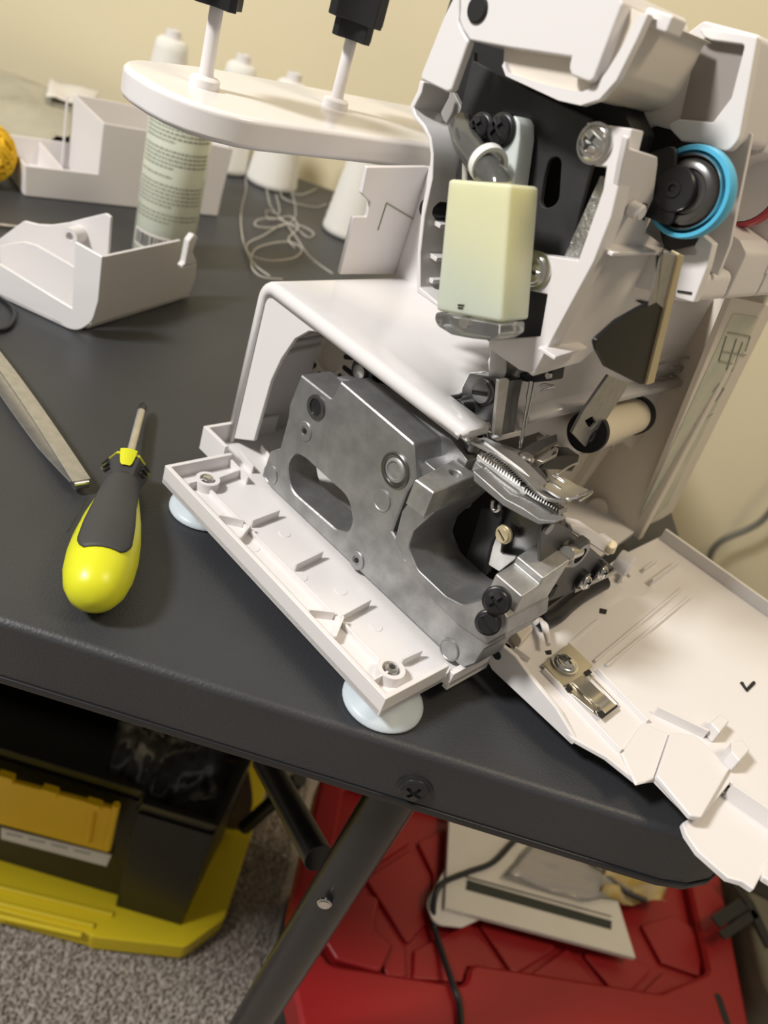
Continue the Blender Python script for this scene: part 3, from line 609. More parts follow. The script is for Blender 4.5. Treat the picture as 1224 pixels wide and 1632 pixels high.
so = [AZ(*q_, .1215) for q_ in C4([(310, 495), (400, 540), (480, 590), (545, 650), (600, 705), (640, 745)])] + [AZ(*C4([(700, 770)])[0], .1220), AZ(*C4([(790, 775)])[0], .1235)]
ribbon('foot_sole', BRUSH, spline(so, 3), (1, 0, 0), lambda t: 0.012 if t < .75 else 0.012 + (t - .75) * .03, 0.0016, pf)
ts = [AZ(*q_, .1245) for q_ in C4([(660, 700), (700, 715), (750, 745), (800, 765)])]
ribbon('foot_toe', STEEL, spline(ts, 4), (1, 0.1, 0), 0.020, 0.0012, pf)
slab('sole_edge', BRUSH, 'x', 0.0755, 0.0012, C4([(300, 490), (340, 495), (530, 640), (640, 750), (720, 775), (800, 770), (795, 782), (700, 790), (620, 760), (520, 665)]), pf, (), 0.0002)
for q_ in (C4([(650, 690), (668, 660), (735, 700)]), C4([(800, 765), (860, 745), (862, 755), (810, 790)]), C4([(700, 660), (760, 620), (800, 605)])):
    tube('wire_guide', STEEL, [AZ(a, b, .127) for a, b in q_], 0.0006, pf, 6)
nb = slab('needle_clamp', BLACK, 'x', 0.100, 0.011, C4([(512, 165), (590, 175), (650, 120), (685, 95), (668, 205), (570, 215), (512, 205)]), mc, (), 0.0008)
A = AX(*C4([(650, 180)])[0], 0.0985); cyl('clamp_screw', STEEL, A, A + Vector((0.002, 0, 0)), 0.0018, nb)
tube('clamp_wire', STEEL, [AX(*q_, 0.098) for q_ in C4([(612, 232), (640, 222), (684, 232), (640, 245), (618, 262)])], 0.0006, nb, 6)
for (a, b, xx) in (((570, 205), (512, 535), .100), ((590, 205), (520, 535), .104)):
    A, B = AX(*C4([a])[0], xx), AX(*C4([b])[0], xx); d = B - A
    bm = bmesh.new(); tube_bm(bm, [A, A + d * .22, A + d * .3, A + d * .9, B], lambda t: [0.0011, 0.0011, 0.0006, 0.0005, 0.0001][round(t * 4)], 10)
    from_bm('needle', bm, STEEL, nb, 60)
# needle plate arm with feed dogs
fb = slab('feed_arm', CAST, 'z', 0.112, 0.005, C4([(280, 640), (320, 570), (520, 730), (700, 860), (720, 850), (690, 890), (610, 895), (530, 830), (450, 795)]), mc, (), 0.0006)
slab('feed_arm_front', CAST, 'x', 0.0560, 0.010, C4([(285, 640), (445, 780), (530, 825), (610, 880), (690, 888), (680, 900), (605, 905), (520, 862), (435, 815), (290, 695)]), fb, (), 0.0006)
def rack(p, q, n, name):
    A, B = AZ(*p, 0.119), AZ(*q, 0.119); bm = bmesh.new(); d = (B - A) / n; s = Vector((1, 0, 0)) * 0.007
    for i in range(n):
        a = A + d * i
        for k in range(1):
            v = [bm.verts.new(x) for x in (a, a + d * .9, a + d * .45 + Vector((0, 0, 0.0026)), a + s, a + d * .9 + s, a + d * .45 + s + Vector((0, 0, 0.0026)))]
            for f in ((0, 1, 2), (3, 4, 5), (0, 1, 4, 3), (1, 2, 5, 4), (2, 0, 3, 5)): bm.faces.new([v[j] for j in f])
    o = from_bm(name, bm, STEEL, fb, 0); return o
r1 = C4([(318, 580), (515, 722)]); rack(r1[0], r1[1], 16, 'feed_dog'); r2 = C4([(525, 740), (705, 860)]); rack(r2[0], r2[1], 15, 'feed_dog')
slab('feed_carrier', BRUSH, 'z', 0.1165, 0.0025, C4([(300, 585), (330, 560), (720, 845), (700, 868), (520, 745)]), fb, (), 0.0003)
slab('plate_hinge', CAST, 'z', 0.110, 0.009, C4([(235, 510), (275, 480), (325, 520), (310, 560), (260, 560)]), mc, (), 0.001, 0.002)
A, B = AZ(*C4([(225, 445)])[0], .122), AZ(*C4([(290, 500)])[0], .122); cyl('spring_pin', BRUSH, B, A, 0.003, mc); slab('black_clip', BLACK, 'z', 0.120, 0.006, C4([(215, 440), (240, 430), (290, 470), (275, 495)]), mc, (), 0.0006)
flat('bed_plate', WHITE, 'z', 0.116, 0.003, [(0.080, 0.055), (0.118, 0.055), (0.118, 0.090), (0.080, 0.090)], mc, (), 0.0004)
nplate = slab('needle_plate', BRUSH, 'z', 0.1135, 0.002, C4([(330, 500), (520, 560), (640, 480), (690, 500), (600, 640), (640, 730), (720, 850)]), mc, (), 0.0003)
slab('plate_shield', GUN, 'z', 0.1160, 0.003, C4([(500, 575), (560, 530), (685, 485), (690, 520), (620, 560), (560, 600), (640, 700), (600, 730)]), mc, (), 0.0004)
slab('looper_arm', BRUSH, 'z', 0.119, 0.002, C4([(590, 605), (680, 540), (698, 550), (690, 580), (620, 615)]), mc, [C4([(660, 570), (680, 560), (685, 572), (665, 582)])], 0.0003)
A = AZ(*C4([(540, 600)])[0], .119); lathe('plate_screw', STEEL, [(0.004, 0), (0.004, 0.003), (0.003, 0.004), (0, 0.004)], A, (0, 0, 1), mc, 20)
slab('looper_cam', BLACK, 'y', 0.05, 0.01, C4([(700, 570), (760, 565), (810, 570), (800, 600), (770, 650), (700, 640), (610, 640), (680, 580)]), mc, (), 0.001)
# mechanism inside the yoke
slab('mechanism_back', BLACKM, 'x', 0.105, 0.004, CM([(90, 260), (300, 160), (700, 440), (680, 560), (560, 680), (420, 820), (330, 770), (120, 520)]), mc, (), 0.0005)
slab('black_lever', BLACK, 'x', 0.088, 0.006, CM([(330, 340), (470, 340), (440, 480), (400, 560), (360, 740), (330, 770), (230, 670)]), mc, (), 0.0015)
slab('black_block', BLACK, 'x', 0.094, 0.012, CM([(480, 400), (680, 550), (640, 600), (510, 680), (440, 640), (500, 470)]), mc, (), 0.0015)
lv = slab('steel_lever', BRUSH, 'x', 0.086, 0.002, CM([(450, 440), (510, 480), (500, 515), (460, 540), (450, 620), (560, 640), (440, 730), (375, 690), (400, 580)]), mc, (), 0.0004, 0.001)
p = AX(680 + 472 * .2614, 720 + 505 * .2614, 0.0855); screw('lever_screw', TAN, p, (-1, 0, 0), 0.0048, 0.003, lv, 'line')
p = AX(680 + 225 * .2614, 720 + 290 * .2614, 0.089); screw('yoke_screw', TAN, p, (-1, 0, 0), 0.005, 0.004, mc, 'line')
tube('wire_hook', STEEL, [AX(*q_, .086) for q_ in CM([(405, 300), (400, 340), (420, 362), (445, 345), (440, 325)])], 0.0012, mc, 8)
p = AX(*CM([(640, 480)])[0], 0.097); lathe('cam_disc', GUN, [(0.022, 0), (0.022, 0.004), (0.019, 0.006), (0, 0.006)], p, (-1, 0, 0), mc, 36)
# right lower mechanism plate
mp = slab('mechanism_plate', PLATE, 'y', -0.004, 0.002, CM([(700, 430), (830, 440), (1145, 710), (1120, 740), (930, 840), (700, 930), (690, 600)]), mc, (), 0.0004)
for (cx, cy) in ((1038, 712), (935, 770)):
    p = AY(680 + cx * .2614, 720 + cy * .2614, -0.004); lathe('screw_seat', BLACK, [(0.0058, 0), (0.0058, 0.003), (0.0045, 0.0035), (0, 0.0035)], p, (0, -1, 0), mp, 24)
    screw('plate_screw', STEEL, p + Vector((0, -0.003, 0)), (0, -0.9, 0.35), 0.0046, 0.0035, mp, 'cross', .6)
A = AY(*CM([(850, 620)])[0], -0.008); B = AY(*CM([(905, 600)])[0], -0.006); cyl('cross_shaft', STEEL, A, B + (B - A) * .2, 0.0042, mp)
lathe('shaft_collar', GUN, [(0.0092, -0.002), (0.0092, 0.002), (0.0075, 0.0035), (0.0048, 0.0035), (0.0048, 0.0)], AY(*CM([(905, 610)])[0], -0.006), (0, -1, 0), mp, 28)
p = AY(*CM([(735, 462)])[0], -0.0045); lathe('rivet', GUN, [(0.003, 0), (0.003, 0.0015), (0, 0.0015)], p, (0, -1, 0), mp, 20)
for k in range(7):
    A = AY(*CM([(755 - 3 * k, 850 + 7 * k)])[0], -0.0045); B = AY(*CM([(795 - 4 * k, 815 + 9 * k)])[0], -0.0045); tube('grip_ridge', BLACK, [A, B], 0.0007, mp, 6, 1)
slab('steel_flange', BRUSH, 'y', -0.006, 0.0015, CM([(910, 830), (1160, 725), (1165, 740), (1000, 815), (905, 862)]), mp, (), 0.0003)
hb = slab('hinge_block', WHITE, 'y', -0.002, 0.008, CM([(870, 440), (990, 465), (1110, 545), (1140, 540), (1150, 570), (1110, 640), (1060, 605), (890, 490)]), mc, (), 0.001, 0.001)
lathe('hinge_knuckle', WHITE, [(0, 0), (0.007, 0), (0.0075, 0.001), (0.0075, 0.009), (0.006, 0.010), (0, 0.010)], AY(*CM([(1160, 655)])[0], 0.004), (0.2, -1, 0), mc, 28)
cyl('hinge_stud', mat('ivory_stud', (.72, .62, .42), .4), AY(*CM([(1112, 600)])[0], -.003), AY(*CM([(1128, 560)])[0], -.003), 0.0034, mc)
tube('black_cable', BLACK, [AZ(*q_, .022) for q_ in CC([(270, 450), (330, 425), (380, 380), (440, 335), (500, 300), (530, 285)])], 0.0052, mc, 12)

# ---- opened front cover, hinged at the base
fz = 0.014
cov = slab('front_cover', WHITE, 'z', fz, 0.003, [(777, 1036), (800, 1022), (990, 888), (1052, 858), (1228, 988), (1400, 1110), (1420, 1300), (1320, 1370), (1224, 1300), (1160, 1252), (1113, 1309), (1096, 1306), (1040, 1248), (1012, 1252), (962, 1212), (908, 1182), (840, 1106)], mc, (), 0.0008)
CVX = 0.0835
slab('cover_ear', WHITE, 'x', CVX - 0.004, 0.003, CC([(22, 572, .004), (50, 540, .004), (90, 538, .004), (160, 595), (222, 680), (330, 810), (418, 955), (390, 978), (200, 790), (60, 652, .004)]), cov, (), 0.0008)
p = AX(792, 1044, CVX - 0.0042); lathe('ear_hole', BLACKM, [(0.0026, 0), (0.0026, 0.0004), (0, 0.0004)], p, (-1, 0, 0), cov, 20)
A, B = AZ(846, 1060, .02), AZ(962, 1206, .02)
def bar(p, q, z0, z1, th, name, m=WHITE, ref=.017):
    a, b = AZ(*p, ref), AZ(*q, ref); d = (b - a); d.z = 0; s = Vector((-d.y, d.x, 0)).normalized() * th / 2
    bm = bmesh.new(); v = [bm.verts.new(Vector((x.x, x.y, z))) for z in (z0, z1) for x in (a - s, b - s, b + s, a + s)]
    for f in ((0, 1, 2, 3), (4, 5, 6, 7), (0, 1, 5, 4), (1, 2, 6, 5), (2, 3, 7, 6), (3, 0, 4, 7)): bm.faces.new([v[i] for i in f])
    return from_bm(name, bm, m, cov, 40, 0.0003)
bar((1052, 858), (1400, 1108), 0.010, 0.026, 0.003, 'cover_rim')
for (a, b, h) in (((385, 545), (510, 440), .0008), ((490, 622), (860, 312), .002), ((540, 640), (890, 350), .002), ((500, 660), (712, 875), .003), ((275, 660), (600, 1000), .003), ((720, 300), (835, 215), .006), ((690, 245), (745, 205), .004), ((590, 290), (640, 200), .006), ((740, 835), (950, 935), .006), ((150, 575), (215, 620), .004)):
    (x0, y0), (x1, y1) = CC([a, b]); bar((x0, y0), (x1, y1), 0.0165, 0.017 + h, 0.0016, 'cover_rib')
for pts in ([(245, 455), (270, 445), (300, 540)], [(270, 450), (292, 470), (298, 545)], [(610, 215), (640, 260), (620, 220)]):
    tube('cover_clip', WHITE, [AZ(*q_, .024) for q_ in CC(pts)], 0.0014, cov, 8)
slab('hinge_lug', CREAM, 'z', 0.017, 0.008, CC([(120, 500), (190, 470), (215, 520), (165, 575)]), cov, (), 0.001)
for pts in (CC([(515, 395), (545, 402), (540, 420), (512, 415)]), CC([(285, 575), (310, 570), (312, 588), (292, 590)])):
    slab('cover_hole', BLACKM, 'z', 0.0168, 0.0006, pts, cov, (), 0)
tube('cover_notch', BLACKM, [AZ(*q_, .0175) for q_ in CC([(1110, 705), (1130, 738), (1162, 705)])], 0.0011, cov, 6, 1)
slab('panel_step', WHITE, 'z', 0.0165, 0.0035, [(1041, 1242), (1064, 1173), (1102, 1177), (1140, 1212), (1155, 1206), (1173, 1222), (1157, 1234), (1113, 1309), (1095, 1307)], cov, (), 0.001)
slab('panel_step', WHITE, 'z', 0.0165, 0.002, CC([(600, 1010), (690, 880), (800, 930), (735, 1115), (700, 1132), (660, 1142)]), cov, (), 0.001)
slab('snap_tab', WHITE, 'z', 0.017, 0.009, CC([(945, 915), (985, 880), (1025, 910), (985, 960)]), cov, (), 0.001)
slab('snap_tab', WHITE, 'z', 0.019, 0.009, CC([(1030, 1000), (1075, 985), (1110, 1030), (1065, 1080), (1030, 1040)]), cov, (), 0.001)
slab('cover_lip', WHITE, 'z', 0.006, 0.004, [(1095, 1309), (1081, 1318), (1087, 1336), (1106, 1364), (1153, 1406), (1177, 1413), (1195, 1425), (1208, 1400), (1236, 1350), (1280, 1340), (1212, 1300), (1164, 1262), (1140, 1262)], cov, (), 0.001)
slab('cover_lip', WHITE, 'z', 0.007, 0.004, [(1207, 1395), (1240, 1348), (1330, 1380), (1300, 1480), (1224, 1414), (1209, 1405)], cov, (), 0.001)
bar((1164, 1254), (1300, 1346), 0.008, 0.020, 0.003, 'lip_wall')
lat = slab('latch_plate', mat('zinc_latch', (0.62, 0.57, 0.47), 0.3, 0.85, noise=.2, nscale=60), 'z', 0.0185, 0.0015, CC([(272, 634), (385, 546), (482, 640), (452, 668), (468, 672), (590, 800), (525, 855), (400, 735), (385, 715), (355, 728)]), cov, [CC([(375, 735), (395, 720), (410, 725), (500, 815), (488, 828)])], 0.0003)
p = AZ(*CC([(368, 628)])[0], .0205); lathe('washer', STEEL, [(0.0078, 0), (0.0078, 0.0012), (0.004, 0.0012)], (p.x, p.y, .020), (0, 0, 1), lat, 28); screw('latch_screw', STEEL, (p.x, p.y, .021), (0, 0, 1), 0.0062, 0.0034, lat, 'cross', .7, GUN)
ls = [AZ(*CC([q_])[0], z_) for q_, z_ in (((420, 690), .0205), ((455, 720), .0215), ((490, 755), .0245), ((515, 775), .0245), ((540, 800), .021), ((560, 820), .0205))]
ribbon('latch_spring', lat.data.materials[0], spline(ls, 4), MX.cross(MZ) * 0 + Vector((1, 0, 0)), 0.0105, 0.0012, lat)
for q_ in ([(448, 662), (468, 650), (482, 664), (462, 680)], [(370, 730), (392, 718), (402, 735), (382, 748)], [(500, 832), (585, 798), (590, 808), (525, 858)]):
    slab('latch_gap', BLACKM, 'z', 0.0203, 0.0004, CC(q_), lat, (), 0)

# ------------------------------------------------------------------ screwdriver
sd = empty('screwdriver', wz(165, 860, 0), 'short screwdriver with lime yellow and dark grey rubber handle lying near the table edge', 'screwdriver')
E0 = wz(148, 950, 0.0175); E1 = wz(229, 642, 0.008); ax = (E1 - E0); LL = ax.length; ax.normalize()
sid = Vector((ax.y, -ax.x, 0)).normalized(); upv = sid.cross(ax).normalized()
if upv.z < 0: upv = -upv
def s_at(px, py):
    p = wz(px, py, 0.014); return (p - E0).dot(ax)
def ringp(s, rx, rz, a, zoff=0.0): return E0 + ax * s + sid * (rx * math.cos(a)) + upv * (rz * math.sin(a) + zoff)
S = [(-0.004, .001), (-0.003, .007), (0.0, .0115), (0.006, .0148), (0.015, .0169), (0.026, .0176), (0.040, .0170), (0.055, .0152), (0.068, .0128), (0.080, .0106), (0.088, .0096)]
k_ = s_at(195, 775) / 0.088
def handle(name, m, S, a0, a1, n, grow, closed):
    bm = bmesh.new(); rows = []
    for (s, r) in S:
        r += grow; rows.append([bm.verts.new(ringp(s * k_, r, min(r, 0.0172 + grow) * .93, a0 + (a1 - a0) * i / n)) for i in range(n + (0 if closed else 1))])
    for A, B in zip(rows, rows[1:]):
        for i in range(n): bm.faces.new((A[i], A[(i + 1) % len(A)], B[(i + 1) % len(B)], B[i]))
    if closed: bm.faces.new(rows[0]); bm.faces.new(rows[-1])
    return adopt(from_bm(name, bm, m, None, 60), sd)
handle('handle', YEL, S, 0, 2 * math.pi, 36, 0, True)
def grip(name, top):                         # rubber pad following the handle, narrower at the butt end
    bm = bmesh.new(); rows = []; n = 14
    for i in range(25):
        s = (0.0165 + (0.091 - 0.0165) * i / 24)
        j = max(k for k in range(len(S)) if S[k][0] <= s or k == 0); j = min(j, len(S) - 2)
        t = (s - S[j][0]) / (S[j + 1][0] - S[j][0]); r = S[j][1] + (S[j + 1][1] - S[j][1]) * min(t, 1.2)
        hw = 0.80 * math.sqrt(max(0.0, 1 - (1 - min(1, (i + 1.0) / 4)) ** 2)) + (0.45 * max(0, (i - 13) / 11))
        rows.append([bm.verts.new(ringp(s * k_, r + .0008, min(r, .0172) * .93 + .0009, math.pi / 2 + top + hw * (2 * q / n - 1))) for q in range(n + 1)])
    for A, B in zip(rows, rows[1:]):
        for q in range(n): bm.faces.new((A[q], A[q + 1], B[q + 1], B[q]))
    o = from_bm(name, bm, GRIP, None, 60); md = o.modifiers.new('thick', 'SOLIDIFY'); md.thickness = 0.0012; md.offset = -1
    return adopt(o, sd)
grip('rubber_grip', 0.0)
CS = [(0.087, .0100), (0.093, .0108), (0.099, .0128), (0.104, .0132), (0.107, .0120), (0.1085, .0055)]
def collar(name, m, CSx, six, grow=0.0):
    bm = bmesh.new(); rows = []
    for (s, r) in CSx:
        rows.append([bm.verts.new(ringp(s * k_, (r + grow) * (1.0 if i % 2 == 0 or not six else .93), (r + grow) * (1.0 if i % 2 == 0 or not six else .93), 2 * math.pi * i / 12)) for i in range(12)])
    for A, B in zip(rows, rows[1:]):
        for i in range(12): bm.faces.new((A[i], A[(i + 1) % 12], B[(i + 1) % 12], B[i]))
    bm.faces.new(rows[0]); bm.faces.new(rows[-1]); return adopt(from_bm(name, bm, m, None, 30), sd)
collar('collar', GRIP, CS[:4] + [(0.1055, .0128)], True)
collar('collar_cap', YEL, [(0.1035, .0134), (0.107, .0124), (0.1095, .0085), (0.110, .004)], True, .0003)
bm = bmesh.new()
for (s0, s1, w0, w1) in ((0.094, 0.107, .0022, .0050),):
    n = 8; rows = []
    for i in range(9):
        t = i / 8; s = s0 + (s1 - s0) * t; r = .0112 + .0026 * t + .0004; hw = (w0 + (w1 - w0) * math.sqrt(t)) / r
        rows.append([bm.verts.new(ringp(s * k_, r, r, math.pi / 2 + hw * (2 * q / n - 1))) for q in range(n + 1)])
    for A, B in zip(rows, rows[1:]):
        for q in range(n): bm.faces.new((A[q], A[q + 1], B[q + 1], B[q]))
adopt(from_bm('collar_tongue', bm, YEL, None, 60), sd)
for sgn in (-1, 1):
    for k in range(3):
        c = ringp((0.0945 + 0.003 * k) * k_, .0118 + .0009 * k, .0118 + .0009 * k, math.pi / 2 + sgn * .85)
        c2 = ringp((0.0955 + 0.003 * k) * k_, .0120 + .0009 * k, .0120 + .0009 * k, math.pi / 2 + sgn * 1.25)
        adopt(tube('grip_groove', BLACKM, [c, c2], 0.0007, None, 6, 1), sd)
p0 = E0 + ax * 0.108 * k_; p1 = E0 + ax * (LL - 0.014)
adopt(cyl('shaft', STEEL, p0, p1, 0.0031, None, 20), sd)
adopt(lathe('tip', BLACK, [(0.0030, 0), (0.0029, 0.007), (0.0014, 0.012), (0.0006, 0.014), (0, 0.014)], p1, ax, None, 12), sd)
def text_mesh(name, s, size, m, org, u, v, parent=None, th=0.0):
    c = bpy.data.curves.new(name, 'FONT'); c.body = s; c.size = size; c.extrude = th; c.align_x = 'CENTER'; c.align_y = 'CENTER'
    t = bpy.data.objects.new('tmp', c); COL.objects.link(t); bpy.context.view_layer.update()
    me = bpy.data.meshes.new_from_object(t.evaluated_get(bpy.context.evaluated_depsgraph_get())); bpy.data.objects.remove(t)
    u, v = Vector(u).normalized(), Vector(v).normalized(); n = u.cross(v)
    for w_ in me.vertices: w_.co = Vector(org) + u * w_.co.x + v * w_.co.y + n * w_.co.z
    return link(name, me, m, parent, 0)
a_ = math.pi / 2 + (1.12 if sid.x < 0 else 1.12)
def logo(sg):
    a = math.pi / 2 + sg * 1.12; s = 0.050 * k_
    P = ringp(s, .0168, .0168 * .97, a); nrm = (sid * math.cos(a) + upv * math.sin(a)).normalized()
    u = (ax * 1.0 - sid * 0.0); u = (E0 * 0 + ringp(0.060 * k_, .0150, .0146, a) - ringp(0.038 * k_, .0184, .0162, a)).normalized()
    nrm = (nrm - u * nrm.dot(u)).normalized(); v = nrm.cross(u)
    return adopt(text_mesh('handle_lettering', 'HYPER TOUGH', 0.0052, INK, P + nrm * 0.0012, u, v, None, 0.0002), sd)
lft = 1 if sid.x < 0 else -1
logo(-lft)

# ------------------------------------------------------------------ tweezers
tw = empty('tweezers', wz(60, 690, 0), 'flat brushed steel tweezers lying on the table left of the screwdriver', 'tweezers')
P0, P1 = wz(-60, 500, 0.010), wz(130, 766, 0.0085)
d = (P1 - P0).normalized(); sd_ = Vector((d.y, -d.x, 0)).normalized()
pa = [P0 + (P1 - P0) * t + Vector((0, 0, 0.004 * math.sin(t * math.pi))) for t in [i / 14 for i in range(15)]]
adopt(ribbon('upper_arm', BRUSH, pa, sd_, lambda t: 0.0085 + 0.0022 * t, 0.0012, None, 0.0003), tw)
pb = [P0 + (P1 - P0) * t * .985 - sd_ * (0.0025 * math.sin(t * math.pi)) * (-1) + Vector((0, 0, -0.0095 * math.sin(t * math.pi) - .0022 * t)) for t in [i / 14 for i in range(15)]]
pb = [Vector((p.x, p.y, max(p.z, TZ + 0.0012))) for p in pb]
adopt(ribbon('lower_arm', BRUSH, pb, sd_, lambda t: 0.0085 + 0.0022 * t, 0.0012, None, 0.0003), tw)
tipc = P1 - d * 0.001 - Vector((0, 0, .0028)); adopt(cyl('joined_end', STEEL, tipc - sd_ * .0045, tipc + sd_ * .0045, 0.0030, None, 16), tw)

# ------------------------------------------------------------------ white covers taken off the machine
def vslab(name, m, p0, p1, pts, th, parent, holes=(), bevel=.0008, r=0.0):
    """upright panel standing on the table line p0-p1, outline as seen, thickness th to its right hand side"""
    u = (p1 - p0); u.z = 0; u.normalize(); n = u.cross(Vector((0, 0, 1))); n.normalize()
    def c2(p): q = wplane(p[0], p[1], p0, n); return ((q - p0).dot(u), max(q.z - TZ, 0.0006)) + tuple(p[2:])
    o = prism(name, m, [[c2(p) for p in l] for l in [pts] + list(holes)], lambda a, b, k: p0 + u * a + Vector((0, 0, b)) + n * th * k - Vector((0, 0, p0.z - TZ)), None, bevel, r)
    return adopt(o, parent)
CU = lambda pts: crop(0, 330, .2696, pts)
u0, u1, u2 = wz(-60, 447, 0), wz(121, 531, 0), wz(302, 474, 0)
uc = empty('arm_cover', u1, 'white plastic cover with a U shaped cutout, standing left of the bottle foot', 'cover')
left = CU([(605, 295), (580, 560, .012), (545, 680, .02), (452, 745, .02), (300, 737), (-60, 520), (-200, 420), (-200, 240), (0, 340), (425, 598), (442, 205)])
vslab('left_panel', WHITE_G, u0, u1, left, -0.003, uc, (), .0008)
right = CU([(607, 296), (1072, 196), (1050, 335, .003), (1075, 358, .003), (1165, 335), (1158, 420), (1120, 520, .01), (1040, 592, .02), (490, 742, .02), (545, 690, .01), (590, 500)])
vslab('right_panel', WHITE, u1, u2, right, -0.003, uc, (), .0008)
vslab('notch_lip', WHITE_G, u1, u2, CU([(1075, 355), (1168, 330), (1140, 265), (1172, 180), (1150, 160), (1120, 200), (1095, 330)]), -0.006, uc, (), .0012)
k0 = wz(-120, 430, 0); k1 = u2 + (u0 - u1) * 0.0
b0 = u0 + (u2 - u1) * 0.36; b1 = u1 + (u2 - u1) * 0.36
back = CU([(-60, 215), (0, 185), (60, 140), (140, 82, .004), (220, 102), (300, 106), (400, 92), (500, 66), (625, 36, .004), (655, 60), (640, 270), (600, 480), (300, 560), (-60, 560)])
vslab('back_panel', WHITE, b0, b1, back, -0.003, uc, (), .0008)
bw = (u1 - u0).normalized(); bd_ = (u2 - u1).normalized()
q = wplane(128, 373, b0, bw.cross(Vector((0, 0, 1)))); nn = bw.cross(Vector((0, 0, 1))).normalized()
nn = nn if nn.dot(CAM - q) > 0 else -nn
adopt(lathe('boss', WHITE, [(0.0068, -0.002), (0.0068, 0.013), (0.0034, 0.013), (0.0032, 0.009), (0, 0.009)], q, nn, None, 24), uc)
ip = CU([(0, 230), (70, 212), (140, 205), (210, 225), (440, 355), (430, 600), (0, 400)])
i0 = u0 + (u2 - u1) * 0.15; i1 = u1 + (u2 - u1) * 0.15
vslab('inner_panel', WHITE_G, i0, i1, ip, -0.0028, uc, (), .0006)
fl = [u0, u1 - bw * .012, u1 + bd_ * .012, u2, b1 - bw * .002, b0]
adopt(prism('floor_panel', WHITE, [[(p.x, p.y) for p in fl]], lambda a, b, k: Vector((a, b, TZ + .0012 + .0025 * k)), None, .0006), uc)

g0, g1 = wz(40, 313, 0), wz(345, 345, 0)
bn = empty('waste_bin', g0, 'white stepped open waste bin standing at the rear left of the table behind the bottle', 'bin')
CO = lambda pts: crop(0, 0, .5392, pts)
front = CO([(75, 490), (75, 580), (640, 641), (690, 440), (446, 388), (306, 364), (290, 515)])
gu = (g1 - g0).normalized(); gn = Vector((-gu.y, gu.x, 0)); gn = gn if gn.y > 0 else -gn
vslab('front_wall', CREAM if False else WHITE, g0, g1, front, 0.002 if gu.cross(MZ).dot(gn) > 0 else -0.002, bn, (), .0006)
DB = 0.096
nrm_ = gu.cross(Vector((0, 0, 1))).normalized()
def g2(p): q = wplane(p[0], p[1], g0, nrm_); return ((q - g0).dot(gu), q.z - TZ)
F2 = [g2(p) for p in front]
def gp(a, dpt, z): return g0 + gu * a + gn * dpt + Vector((0, 0, z))
def gwall(name, pa, pb, z0, z1, th=.002):
    d = (pb - pa).normalized(); s = Vector((-d.y, d.x, 0)) * th
    v = [x + Vector((0, 0, z)) for z in (z0, z1) for x in (pa, pb, pb + s, pa + s)]
    bm = bmesh.new(); vv = [bm.verts.new(x) for x in v]
    for f in ((0, 1, 2, 3), (4, 5, 6, 7), (0, 1, 5, 4), (1, 2, 6, 5), (2, 3, 7, 6), (3, 0, 4, 7)): bm.faces.new([vv[i] for i in f])
    return adopt(from_bm(name, bm, WHITE, None, 40, .0006), bn)
zl = F2[0][1]; al = F2[0][0]; am = F2[5][0]; zh = F2[5][1]; ar = F2[2][0]
al0 = max(0.0, min(al, 0.004))
gwall('left_wall', gp(al, DB, 0), gp(al, 0.001, 0), .0008, zl)
gwall('step_wall', gp(am, DB, 0), gp(am, 0.001, 0), zl * .2, zh)
gwall('right_wall', gp(ar, DB, 0), gp(ar, 0.001, 0), .0008, zh)
adopt(prism('back_wall', WHITE, [[(a, max(b, .0008)) for a, b in F2]], lambda a, b, k: gp(a, DB - .002 * k, b), None, .0006), bn)
adopt(prism('bin_floor', WHITE, [rect(al, 0.001, ar, DB - .001)], lambda a, b, k: gp(a, b, .0008 + .002 * k), None, .0004), bn)
gwall('divider', gp(al + (am - al) * .55, DB - .001, 0), gp(al + (am - al) * .55, .003, 0), .002, zl - .003)
gwall('guide_rib', gp(am - .006, DB - .005, 0), gp(am - .006, DB - .001, 0), .003, zh - .002, .0015)

# ------------------------------------------------------------------ bottle with printed label
bc = wz(258, 408, 0); BR = 0.0285
bt = empty('bottle', bc, 'tall clear pale green bottle with small dark print, standing under the thread stand', 'bottle')
LIQ = mat('pale_green_liquid', (0.70, 0.74, 0.62), 0.12, sss=.3, ssr=(.02, .02, .015), coat=.4)
adopt(lathe('bottle_body', LIQ, [(0, 0.0005), (BR - .003, 0.0005), (BR, .004), (BR, .134), (BR - .004, .144), (.012, .152), (.012, .156), (0, .156)], bc, (0, 0, 1), None, 48, 50), bt)
adopt(lathe('cap', WHITE, [(0, .152), (.0135, .152), (.0135, .166), (.012, .167), (0, .167)], bc, (0, 0, 1), None, 32), bt)
fa = math.atan2(CAM.y - bc.y, CAM.x - bc.x)
def wrapquad(bm, a0, a1, z0, z1, R):
    n = max(1, int((a1 - a0) / .08)); prev = None
    for i in range(n + 1):
        a = a0 + (a1 - a0) * i / n
        cur = [bm.verts.new(bc + Vector((R * math.cos(a), R * math.sin(a), z))) for z in (z0, z1)]
        if prev: bm.faces.new((prev[0], cur[0], cur[1], prev[1]))
        prev = cur
bm = bmesh.new(); z = 0.126
for par in (5, 5, 1, 6, 3):
    for l in range(par):
        a = fa - 1.25; end = fa + (1.15 if l < par - 1 else random.uniform(-.2, .6))
        while a < end:
            L = random.uniform(.05, .16); wrapquad(bm, a, min(a + L, end), z, z + .0017, BR + .0002); a += L + .035
        z -= .0036
    z -= .0042
pr = from_bm('printed_lines', bm, INKG, None, 0); pr['kind'] = 'stuff'; adopt(pr, bt)
bm = bmesh.new(); wrapquad(bm, fa - 1.2, fa + .2, .012, .028, BR + .0001); adopt(from_bm('barcode_patch', bm, PAPER, None, 0), bt)
bm = bmesh.new(); a = fa - 1.1
